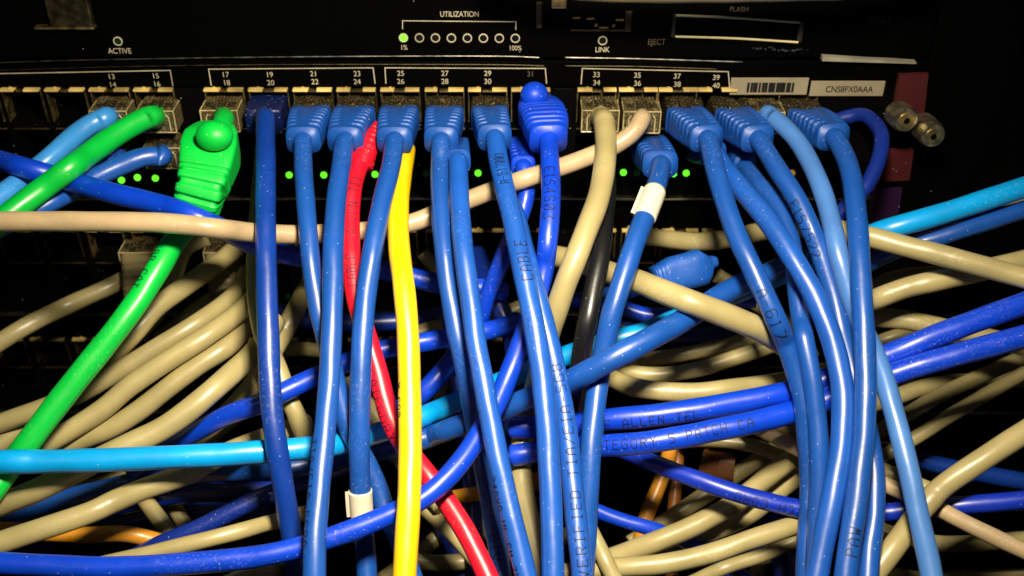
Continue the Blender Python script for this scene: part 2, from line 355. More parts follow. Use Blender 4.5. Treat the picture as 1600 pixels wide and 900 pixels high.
def poly(pts, r, name, mat, parent, Y=-1.2, n=6):
    P = catmull([on_y(x, y, Y) for x, y in pts], 3) if len(pts) > 2 else [on_y(x, y, Y) for x, y in pts]
    return MB().tube(P, r, n).build(name, mat, parent)
def ribbon(pts, wpx, name, mat, parent, Y=-1.3):
    V = []; Fc = []
    for i, (a, b) in enumerate(zip(pts[:-1], pts[1:])):
        A, B = on_y(*a, Y), on_y(*b, Y); d = (B - A) / np.linalg.norm(B - A); n = np.array([-d[2], 0, d[0]]) * wpx * .1
        e = d * wpx * .1
        k = len(V); V += [A - e + n, A - e - n, B + e - n, B + e + n]; Fc.append([k, k + 1, k + 2, k + 3])
        V = [np.array([v[0], Y - .004 * i if j >= k else v[1], v[2]]) for j, v in enumerate(V)]
    return mesh(name, V, Fc, mat, parent)
poly([(0, 98), (125, 94), (350, 90), (600, 88), (780, 88), (842, 90)], .16, "bezel_highlight", M_STEEL, sw)  # added metal lines for the highlights along the black plastic bevels
poly([(884, 90), (1000, 92), (1160, 97)], .2, "bezel_highlight", M_STEEL, sw)
poly([(0, 110), (200, 104), (450, 101), (760, 101), (850, 103)], .11, "bezel_highlight", M_DARKSTEEL, sw)
poly([(884, 103), (1000, 104), (1120, 108)], .11, "bezel_highlight", M_DARKSTEEL, sw)
for pts in ([(0, 115), (266, 110), (270, 134)], [(330, 133), (326, 108), (583, 106), (586, 130)], [(603, 130), (601.5, 106), (852, 107), (854, 130)], [(908, 131), (910, 107), (1138, 112), (1140, 137)]):
    ribbon(pts, 1.5, "group_bracket", M_SILK, sw, -.64)
for i, (px, py) in enumerate([(174, 120), (243, 119), (352, 117), (421, 117), (490, 115.5), (558, 115.5), (626, 115), (695, 115), (762, 115), (829, 116), (932, 117), (996, 118), (1058, 119.5), (1119, 121.5)]):
    flat_text(str(13 + 2 * i), px, py, 8, M_SILK if i != 9 else M_SILKD, sw, -.64, .95)
    if i != 9: flat_text(str(14 + 2 * i), px + (2 if px < 500 else 0), py + 12.6, 8, M_SILK, sw, -.64, .95)
flat_text("ACTIVE", 187, 80, 8.5, M_SILK, sw, cond=.85)
flat_text("UTILIZATION", 718, 22.5, 8.5, M_SILK, sw, cond=.80)
flat_text("1%", 631, 74.5, 7.5, M_SILK, sw, cond=.85)
flat_text("100%", 805, 75.5, 7.5, M_SILK, sw, cond=.82)
flat_text("LINK", 941, 78, 8, M_SILK, sw, cond=.85)
flat_text("EJECT", 1026, 66, 9, M_SILKD, sw, cond=.8)
flat_text("FLASH", 1155, 15, 8, M_SILKD, sw, cond=.9)
flat_text("RESET", 1376, 31, 10, M_SILKD, sw, cond=.85)
ribbon([(629, 45), (629, 32.5), (806, 34), (806, 46)], 1.3, "utilization_bracket", M_SILK, sw, -1.03)
for i in range(8):
    p = on_y(630.5 + i * 24.95, 58.6 + i * .12, -1)
    MB().disc((p[0], p[2]), 1.42, -1.35, -.9, 24, 1.12).build("indicator_ring", M_SILK, sw)
    MB().disc((p[0], p[2]), 1.08, -1.25, -.8, 20).build("indicator_lens", M_LED if i == 0 else M_GLASS, sw)
for (a, b) in ((184.5, 64), (941.5, 63)):
    p = on_y(a, b, -1); MB().disc((p[0], p[2]), 1.42, -1.35, -.9, 24, 1.12).build("indicator_ring", M_SILK, sw)
    MB().disc((p[0], p[2]), 1.08, -1.25, -.8, 20).build("indicator_lens", M_LEDD if a < 200 else M_GLASS, sw)
for (a, b, k) in [(190, 281, 0), (215, 277, 0), (243, 278, 0), (452, 273, 0), (506, 273, 0), (586, 272, 0), (666, 271, 1), (747, 270, 0), (797, 272, 0), (974, 269, 0), (995, 270, 1), (1052, 271, 0), (1072, 270, 0), (1237, 270, 2)]:
    p = on_y(a, b, -.4); MB().disc((p[0], p[2]), 1.08, -.9, 0, 16).build("port_indicator", (M_LED, M_LEDD, M_AMBER)[k], sw)
# console socket, card slot, sockets at the top edge
def rect(parent, x0, y0, x1, y1, Y0, Y1, name, mat, b=.15):
    a = on_y(x0, y0, Y0); c = on_y(x1, y1, Y0)
    return MB().box(a[0], c[0], min(Y0, Y1), max(Y0, Y1), c[2], a[2], b).build(name, mat, parent)
so = rect(sw, 838, 4, 846, 44, -2.2, -.9, "console_socket", M_DARKSTEEL)
rect(sw, 978, 18, 986, 50, -2.2, -.9, "console_socket", M_DARKSTEEL)
rect(sw, 892, 46.5, 978, 49, -1.9, -.9, "console_socket", M_DARKSTEEL)
for (x0, x1, y) in ((917, 929, 29), (962, 975, 31), (895, 907, 28), (936, 951, 43)):
    rect(sw, x0, y - 1.6, x1, y + 1.6, -1.8, -.9, "socket_contact", M_BRASS, .1)
for (x, y) in ((931, 38), (958.5, 39)):
    p = on_y(x, y, -1.2); MB().disc((p[0], p[2]), .55, -1.9, -.9, 12).build("socket_pin", M_BRASS, sw)
rect(sw, 862, -6, 885, 14, -2.6, -.9, "socket_shell", M_BRASS, .5)
rect(sw, 60, -30, 146, 42, -3.2, -.9, "uplink_socket", M_DARKSTEEL, .5); rect(sw, 52, 43, 147, 47, -3.6, -.9, "uplink_socket", M_BRASS, .3)
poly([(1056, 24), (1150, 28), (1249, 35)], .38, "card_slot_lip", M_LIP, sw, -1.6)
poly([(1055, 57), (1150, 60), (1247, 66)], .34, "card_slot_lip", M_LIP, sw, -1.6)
rect(sw, 1052, 22, 1054, 58, -1.6, -.9, "card_slot_side", M_DARKSTEEL, 0)
rect(sw, 1250, 34, 1252, 66, -1.6, -.9, "card_slot_side", M_DARKSTEEL, 0)
m = MB()
for i in range(16):
    x = 1178 + i * 5.5 + random.uniform(-2, 2); y = 74 + i * .35 + random.uniform(-2.5, 2.5); p = on_y(x, y, -1.2); s = random.uniform(.2, .55)
    m.box(p[0] - s, p[0] + s, -1.7, -.9, p[2] - s * .5, p[2] + s * .5, .08)
m.build("latch_rivet", M_STEEL, sw)
p0, p1 = on_y(1285, 92, -3), on_y(1432, 99, -3)
mesh("chrome_strip", [p0 + [0, 0, .75], p0 - [0, 0, .75], p1 - [0, 0, .2], p1 + [0, 0, .2], p0 + [0, 2.5, .75], p0 + [0, 2.5, -.75], p1 + [0, 2.5, -.2], p1 + [0, 2.5, .2]],
     [[0, 1, 2, 3], [4, 7, 6, 5], [0, 3, 7, 4], [1, 5, 6, 2], [0, 4, 5, 1], [3, 2, 6, 7]], M_CHROME, sw)
# stickers
def sticker(x0, y0, x1, y1, label, name="sticker"):
    a, c = on_y(x0, y0, -1.2), on_y(x1, y1, -1.2)
    return MB().box(a[0], c[0], -1.25, -.7, c[2], a[2], .12).build(name, M_PAPER, sw)
s1 = sticker(1143, 122, 1260, 148, ""); m = MB()
xx = 1168
rnd = random.Random(3)
while xx < 1240:
    wpx = rnd.choice([1.2, 1.8, 3.2, 4.6]); a, c = on_y(xx, 129, -1.2), on_y(xx + wpx, 144, -1.2)
    m.box(a[0], c[0], -1.36, -1.25, c[2], a[2]); xx += wpx + rnd.choice([1.6, 2.4, 3.8])
m.build("barcode", M_BARK, sw)
sticker(1268, 127, 1379, 150, "")
flat_text("CNS8FX0AAA", 1327, 140, 9.5, M_BARK, sw, -1.33, .82, "serial_number", bold=.012)

# rack post, red strap, screws at the right
rk = root("rack_post", (135, 0, -60)); tag(rk, "black vertical rack post at the right end of the switches", "rack post")
MB().box(128, 155, -4, 14, -260, 95, .8).build("post_face", M_PANEL, rk)
MB().box(155.3, 200, -1, 14, -260, 95, .8).build("post_flange", M_PANEL, rk)
t = root("rack_ear", (126, -2, -10)); tag(t, "red mounting ear fixed behind the round screws at the far right", "mounting bracket")
def quadslab(pts, Y0, Y1, name, mat, parent):
    f = [on_y(x, y, Y0) for x, y in pts]; b = [p + np.array([0, Y1 - Y0, 0]) for p in f]; n = len(f)
    return mesh(name, f + b, [list(range(n)), list(range(n, 2 * n))[::-1]] + [[i, (i + 1) % n, n + (i + 1) % n, n + i][::-1] for i in range(n)], mat, parent)
M_REDP = plastic("red_paint", (.055, .002, .003), rough=.6, dust=.2)
quadslab([(1406, 118), (1451, 116), (1444, 178), (1394, 180)], -6, -4.2, "ear_plate", M_REDP, t)
quadslab([(1384, 236), (1428, 234), (1421, 282), (1372, 284)], -6, -4.2, "ear_plate", M_REDP, t)
quadslab([(1366, 298), (1410, 296), (1402, 350), (1356, 352)], -6, -4.2, "ear_tab", plastic("purple_paint", (.018, .002, .03), rough=.5), t)
M_OLDBRASS = metal("old_brass", (.50, .44, .30), .42)
def screw(px, py, r, L, label, tilt):
    p = on_y(px, py, -9); q = root("thumbscrew", p); tag(q, label, "screw")
    d = np.array([tilt, -1, .12]); d /= np.linalg.norm(d)
    prof = [(0, r * .55), (L * .25, r * .6), (L * .3, r), (L * .85, r), (L, r * .86)]
    P = [p + d * a for a, _ in prof]; V, Fc = tube_geo(P, [b for _, b in prof], 28); mesh("screw_head", V, Fc, M_OLDBRASS, q, False)
    P2 = [p + d * (L + .02), p + d * (L + .35)]; V, Fc = tube_geo(P2, r * .55, 20); h = mesh("screw_recess", V, Fc, M_BRASS, q)
    P3_ = [p + d * (L + .33), p + d * (L + .7)]; V, Fc = tube_geo(P3_, r * .24, 6); mesh("screw_socket", V, Fc, M_PORT, q)
screw(1396, 172, 4.1, 9.5, "shiny thumbscrew seen side on against the red ear", .10)
screw(1434, 188, 4.0, 14, "round brass screw head facing the camera at the far right edge", .0)
# lower switches
for zt, lab, zb in ((-41.0, "second black network switch below the lights, half hidden by cables", -84.0), (-88.0, "lowest black network switch buried behind the tangled cables", -131.0)):
    q = root("lower_switch", (0, 0, zt - 20)); tag(q, lab, "network switch")
    port_rows(q, zt - 8, 14, COLS, 400)
    MB().box(-240, 240, -.5, 8, zt - 7.8, zt, .2).build("front_panel", M_PANEL, q)
    MB().box(-240, 240, -.3, 8, zb, zt - 34.6, .2).build("indicator_strip", M_PANEL, q)
    MB().box(-240, 240, -1.6, 8, zb - 1.2, zb - .4, .15).build("bottom_lip", M_STEEL, q)
    if zt > -50:
        for (a, b) in ((147, 470), (383, 465), (450, 463)):
            p = on_y(a, b, -.4); MB().disc((p[0], p[2]), .9, -.9, 0, 12).build("port_indicator", M_LEDD, q)
wl = MB().box(-260, 260, 16, 20, -340, 100).build("rack_interior", M_PANEL); tag(wl, kind="structure")
fl = MB().box(-260, 260, -330, 20, -345, -341).build("rack_floor", M_PANEL); tag(fl, kind="structure")
MB2 = MB().box(-240, 127, 0, 10, -260, -134, .5).build("blank_panel", M_PANEL); tag(MB2, "plain black blanking panel at the bottom of the rack behind the cables", "panel")

# ================================================================== CABLES
# each: key, colour, width px, default depth offset behind the front curtain (mm), points (x, y[, offset])
CB = {}
def deep(o): return o + max(0, o - 14) * .8
def cable(key, col, wpx, off, pts, label, **k):
    CB[key] = dict(key=key, col=col, w=wpx, off=off, pts=[(p[0], p[1], deep(p[2] if len(p) > 2 else off)) for p in pts], label=label, **k)
cable('V1', 'navy', 34, 0, [(415,178),(415,260),(415,350),(416,420),(419,520),(423,620),(431,690,2),(441,750,6),(451,810,12),(459,860,15),(464,930,16)],
      "dark navy cable dropping from the unribbed navy plug under port 19", plug=(418,152,'navy'))
cable('V2', 'blue', 31, 2, [(473,222,0),(475,280),(481,355,2),(487,420,4),(497,480,7),(512,540,9),(528,610,11),(545,670,13),(566,710,15),(588,755,17),(603,800,18),(625,850,16),(655,930,14)],
      "blue cable with ribbed boot under port 21 that slips behind its right neighbour", boot=('rib', 490, 150, 64, 50), plug=(490,152,'clear'))
cable('V3', 'blue', 35, 0, [(538,222),(533,260),(526,310),(521,380),(520,450),(518,520),(514,600,-1),(506,690,-3),(497,780,-6),(492,850,-7),(491,930,-7)],
      "blue cable with ribbed boot under port 23, in front of the bottom royal blue sweep",
      boot=('rib', 557, 150, 66, 52), plug=(557,152,'clear'), text=[("TIA/EIA-568A", 690, 2.4, 1, -1.15, 'ink')])
cable('V4', 'blue', 33, 2, [(616,222,0),(611,260,0),(598,310,0),(586,370,0),(576,430),(568,500),(564,570,3),(562,650,5),(562,740,10),(565,800,15),(571,860,18),(575,930,18)],
      "blue cable with ribbed boot under port 25 wearing a white sleeve near the bottom", boot=('rib', 626, 150, 62, 52), plug=(626,152,'clear'), sleeve=(766,806))
cable('V5', 'blue', 31, 6, [(689,222,1),(688,250,4),(687,280,6),(690,350),(697,420,8),(708,490,9),(720,550,10),(734,620,16),(745,680,24),(757,740,24),(768,800,24),(780,870,22),(788,930,20)],
      "blue cable with ribbed boot under port 27 that disappears behind the neighbour to its right", boot=('rib', 696, 150, 60, 50), plug=(696,152,'clear'), text=[("PAIR", 895, 3.0, -1, 0.1, 'ink')])
cable('V6', 'blue2', 34, 1, [(716,252,3),(718,310,2),(724,390,0),(734,460),(743,530),(756,600,0),(771,680,0),(788,760,0),(805,830,0),(829,930,0)],
      "blue cable from the small lower row boot between ports 27 and 29", boot=('rib', 716, 205, 36, 36), text=[("24AWG UL CM 75C", 742, 2.0, 1, -1.05, 'ink')])
cable('V7', 'blue2', 35, 0, [(774,218),(779,250),(790,300),(803,355),(814,410),(827,470),(838,530),(847,590),(853,650),(858,730),(862,810),(865,930)],
      "blue cable under port 29 with a letter and number code printed just below its boot", boot=('rib', 766, 150, 58, 50), plug=(766,152,'clear'), text=[("CABLE", 444, 3.2, -1, -.35, 'ink'), ("A-617001", 296, 2.6, -1, -.1, 'ink')])
cable('V8b', 'blue2', 34, 6, [(800,318,16),(812,360,12),(824,410,9),(838,460,7),(852,510),(864,560),(875,610),(885,670),(893,740,5),(900,810,4),(908,880,3),(912,930,3)],
      "pale blue cable printed VERIFIED TIA/EIA, running beside the port 29 cable to the bottom", text=[("VERIFIED TIA/EIA-568", 903, 2.6, -1, -.15, 'ink')])
cable('V8', 'royal', 34, 0, [(857,218,0),(860,265,0),(861,310,0),(857,365,1),(852,410,4),(842,455,9),(824,510,13),(801,570,15),(780,622,14),(757,665,11),(725,715,7),(690,755,4),(650,785,3),(600,808,3),(540,832,2),(470,855,2),(400,870,1),(300,880,0),(200,886,0),(125,886,0),(-40,878,0)],
      "royal blue cable from the domed boot under port 31, sweeping across to the bottom left", text=[("E154S03", 272, 2.9, 1, -.15, 'ink')], ball=True)
cable('V10', 'khaki', 36, 3, [(942,176,-1),(947,220),(944,265,3),(935,310,3),(918,355,4),(901,400,5),(883,445,8),(868,490,13),(853,540,20),(838,600,26),(824,650,28),(815,700,28),(815,750,28),(824,800,26),(838,860,24),(852,930,22)],
      "khaki cable from the clear plug under port 33, leaning down to the left", plug=(936,152,'clear'))
cable('V12', 'blue', 34, 4, [(1033,258,9),(1026,290,5),(1013,325,4),(1001,355),(988,390),(972,440),(956,490,6),(945,540,11),(936,590,13),(928,650,12),(922,720,12),(918,790,14),(914,860,16),(910,930,16)],
      "blue cable with a white sleeve just below its boot, between ports 35 and 37", boot=('rib', 1012, 205, 58, 52), sleeve=(298,342))
cable('V13', 'blue', 33, 0, [(1107,219),(1117,262),(1131,310),(1148,360),(1171,410),(1197,465),(1221,520,2),(1240,570,6),(1254,620,11),(1262,690,16),(1266,760,18),(1262,840,18),(1258,930,18)],
      "blue cable with ribbed boot under port 37, leftmost of the right hand bundle", boot=('rib', 1068, 152, 62, 50), plug=(1068,153,'clear'), text=[("A-617", 455, 3.0, 1, -.15, 'ink')])
cable('V14', 'blue2', 36, 1, [(1116,240,12),(1130,260,10),(1150,285,7),(1175,315,3),(1200,345),(1227,385),(1252,425),(1276,470),(1296,520),(1310,570),(1317,620),(1316,680,0),(1308,740,0),(1296,800,0),(1284,860),(1270,930)],
      "blue cable arching out from behind the port 37 cable, bowing in mid bundle", boot=('rib', 1092, 205, 44, 40))
cable('V15', 'blue', 33, 1, [(1187,219,0),(1213,262,0),(1243,308),(1266,355,2),(1285,405,5),(1300,455,8),(1314,510,10),(1327,560,11),(1342,620,11),(1357,680,9),(1366,740,7),(1366,800,6),(1359,860,5),(1353,930,4)],
      "blue cable with ribbed boot under port 39, code printed along its upper middle", boot=('rib', 1142, 153, 62, 50), plug=(1140,154,'clear'), text=[("E157522", 318, 2.8, 1, -.5, 'ink')])
cable('V16', 'sky', 33, 3, [(1200,178,-2),(1225,198,0),(1249,225),(1271,265),(1289,310),(1302,360),(1313,410,5),(1328,460,8),(1347,510,9),(1366,550,7),(1384,600,3),(1401,660,1),(1419,730,0),(1436,810,0),(1452,880,0),(1462,940,0)],
      "lightest blue cable without a boot, crossing behind to the far right of the right bundle", plug=(1190,155,'clear'))
cable('V17', 'blue', 35, -2, [(1306,216,0),(1323,250,0),(1333,290,-1),(1339,340),(1343,400),(1347,470),(1351,540),(1352,620),(1349,690),(1342,750),(1334,810),(1326,860),(1318,930)],
      "blue cable from the rightmost ribbed boot, below the serial number sticker", boot=('rib', 1255, 154, 66, 50), plug=(1250,155,'clear'), text=[("PAW", 870, 2.8, -1, -.3, 'ink')])
cable('V18', 'blue', 30, 12, [(1165,262,18),(1188,290,14),(1210,315),(1229,350),(1240,400),(1245,450),(1251,500,13),(1263,560),(1273,620,10),(1279,680,10),(1280,740,12),(1277,800,14),(1272,930,16)],
      "dimmer blue cable behind the gap in the right bundle, its small boot in shade", boot=('rib', 1148, 205, 40, 36))
cable('V19', 'shadeblue', 24, 14, [(1290,196,20),(1320,184,16),(1352,180,10),(1376,205,8),(1377,232,8),(1370,258,10),(1355,289,12),(1338,308,14),(1319,326,16),(1300,355,20),(1290,400,24)],
      "dark blue cable looping beside the rack post, right of the last boot")
cable('V9', 'royal', 27, 16, [(818,262,14),(823,300,16),(812,340,18),(795,380,20),(779,420,22),(762,460,26),(745,520,30),(735,560,34)],
      "dim royal cable from a shaded lower boot beside port 31, passing behind two blue cables", boot=('rib', 812, 205, 40, 36))
cable('Y', 'yellow', 37, -2, [(634,232,14),(627,280,8),(622,330,4),(624,390,2),(630,440),(636,500),(639,560),(640,620,-3),(641,700,-4),(639,780,-6),(635,850,-6),(630,930,-6)],
      "bright yellow cable running straight down the middle left", text=[("w.com", 600, 2.0, 1, -1.0, 'ink')])
cable('R', 'red', 33, 10, [(561,260,10),(551,292,8),(547,340),(549,400),(555,460),(570,515),(587,570),(600,620),(612,660),(635,700,11),(660,732,14),(685,765,14),(712,805,12),(738,850,10),(775,930,8)],
      "red cable printed ALLEN TEL, crossing diagonally behind the yellow one", text=[("ALLEN TEL", 372, 2.9, -1, -.2, 'ink'), ("CABLE", 452, 2.6, -1, .1, 'ink'), ("CATEGORY 5", 580, 2.6, 1, -.75, 'ink')], boot=('rib', 592, 193, 20, 42))
cable('G1', 'green', 39, 6, [(307,338,8),(290,356,10),(271,378,9),(250,415,6),(222,460),(190,505),(150,555),(110,605),(60,670),(-30,790)],
      "bright green cable from the large domed green boot under port 17, falling to the left", gboot=True, text=[("568B CAT", 384, 2.2, 1, -1.0, 'ink')])
cable('G2', 'green', 37, 2, [(243,180,0),(222,187,-1),(180,212),(150,233),(120,255),(60,300),(-30,368)],
      "green cable without a boot leaving the clear plug under port 15", plug=(252,153,'clear'))
cable('B1', 'lightblue', 34, 4, [(166,183,0),(145,193,2),(120,210),(60,262),(-30,330)], "light blue cable leaving the clear plug under port 13 beside the green one", plug=(180,153,'clear'))
cable('B2', 'blue2', 32, 8, [(254,244,10),(222,246,7),(182,262),(144,280),(90,310),(-30,370)], "mid blue cable from the lower clear plug just under the upper green cable", plug=(262,210,'clear'))
cable('B3', 'navy', 26, 16, [(188,246,14),(150,261),(126,273),(60,310),(-30,350)], "short dark blue cable in the shade behind the mid blue one, upper left", plug=(180,212,'clear'))
cable('B4', 'royal', 33, 3, [(-30,243,6),(60,268),(126,288,2),(180,303,1),(230,315,1),(280,329,1),(330,350,4),(400,383,20),(450,398,24),(520,408,28),(600,422,30),(680,442,30),(750,450,30),(790,455,32)],
      "royal blue cable lying over the end of the green boot, under the long beige cable", text=[("CAT5", 626, 2.6, 1, .1, 'ink', 'x')])
cable('H2', 'pink', 31, 10, [(1006,178,-1),(1000,193,1),(985,211,5),(955,230,9),(899,253,12),(855,268,14),(815,281,15),(746,307,18),(700,325,19),(651,346,19),(600,357,19),(540,363,17),(480,366,13),(440,366,9),(390,363,5),(340,357,-2),(300,352,-7),(250,348,-8),(200,347,-8),(126,346,-7),(-40,346,-7)],
      "long beige cable from the clear plug under port 35, crossing left behind blue cables", plug=(1000,154,'clear'))
cable('BK', 'black', 31, 12, [(948,240,18),(948,300,17),(944,350,15),(938,400),(927,455),(916,510),(906,570,18),(900,640,26)], "glossy black cable hanging just right of the khaki cable from port 33")
cable('H3', 'blue', 36, 4, [(-40,810,30),(125,775,30),(220,752,32),(300,738,32),(440,733,26),(540,712,28),(640,692,26),(745,655,22),(820,625,18),(884,599,12),(950,564,3),(1010,532,3),(1065,502,8),(1124,463,14),(1160,444,18),(1205,425,22),(1260,400,28)],
      "blue cable rising diagonally to the right, in front of the sleeved blue cable")
cable('H4', 'khaki', 38, 8, [(850,396,30),(900,408,28),(945,424,22),(1000,441,11),(1040,457,6),(1100,480,6),(1160,503,8),(1200,522,12),(1250,560,22),(1300,620,32)],
      "thick khaki cable slanting down right in front of the loose blue boot")
cable('H5', 'royal', 36, 20, [(800,668,28),(880,665,24),(940,657,20),(1040,647,18),(1140,631,18),(1207,618,18),(1260,606,20),(1320,580,18),(1388,555,14),(1475,520,10),(1640,460,8)],
      "upper royal cable of the printed pair, lettered ALLEN, right of centre", text=[("TABLE ALLEN TEL", 901, 2.5, 1, -.45, 'ink', 'x')])
cable('H6', 'royal', 36, 16, [(800,712,28),(870,702,24),(937,697,18),(1007,692,15),(1080,680,15),(1107,674,15),(1173,661,15),(1260,637,18),(1320,612,16),(1397,584,12),(1475,560,8),(1640,515,6)],
      "lower royal cable of the printed pair, lettered CATEGORY 5 PATCH CABLE", text=[("CATEGORY 5 PATCH CA", 927, 2.5, 1, .05, 'ink', 'x')])
cable('H7', 'deepblue', 29, 24, [(900,676,34),(980,706,30),(1040,731,24),(1107,756,21),(1173,777,20),(1240,793,20),(1300,803,22),(1380,801,22),(1420,797,20),(1500,790,18),(1640,778,16)],
      "glossy deep blue cable with upside down lettering, sloping below the printed royal pair", text=[("PATCH CORD", 1275, 2.5, -1, .35, 'ink', 'x')])
cable('H8', 'royal', 23, 30, [(880,770,30),(930,797),(975,814),(1027,829),(1080,850,34),(1140,885,40),(1200,935,46)], "thin glossy royal cable at bottom centre, ducking under the khaki strands")
cable('H9', 'cyan', 36, 10, [(-40,722,2),(126,720,3),(253,715,4),(340,711,6),(410,706,8),(483,700,10),(530,694,14),(590,677,26),(650,655,32),(700,634,34),(770,602,34),(860,565,30),(960,531,26),(1010,518,26),(1100,480,28),(1170,450,30),(1217,431,30),(1270,408,26),(1320,386,20),(1375,362,14),(1475,333,10),(1640,280,8)],
      "long cyan cable crossing the whole photo from left edge to upper right", )
cable('H10', 'blue', 28, 20, [(1300,440,30),(1350,415,24),(1400,391),(1475,368,16),(1640,315,14)], "blue cable just beneath the cyan one at the right edge")
cable('H11', 'khaki', 33, 14, [(980,366,48),(1030,372,44),(1085,378,40),(1138,373,36),(1200,360,30),(1280,356,20),(1358,370,12),(1415,385,10),(1475,400,8),(1640,445,6)],
      "khaki cable sloping down to the right edge just below the cyan one")
cable('H12', 'royal', 31, 22, [(200,735,30),(240,710,28),(287,685,22),(353,650,18),(407,630,16),(475,597,18),(540,567,22),(600,546,24),(660,535,24),(705,527,26),(770,515,30),(810,500,34)],
      "royal blue cable climbing right above the cyan cable, behind the navy one")
cable('H13', 'royal', 31, 32, [(760,500,40),(720,548,34),(692,580),(660,614),(620,642,36),(560,668,40),(500,690,44)], "short stretch of royal cable seen right of the yellow cable at mid height")
cable('H14', 'shadeblue', 29, 24, [(170,890,30),(215,868,26),(260,847),(320,821),(387,787),(440,765),(520,735,32),(600,705,40)], "dark blue cable rising right above the royal sweep, lower left")
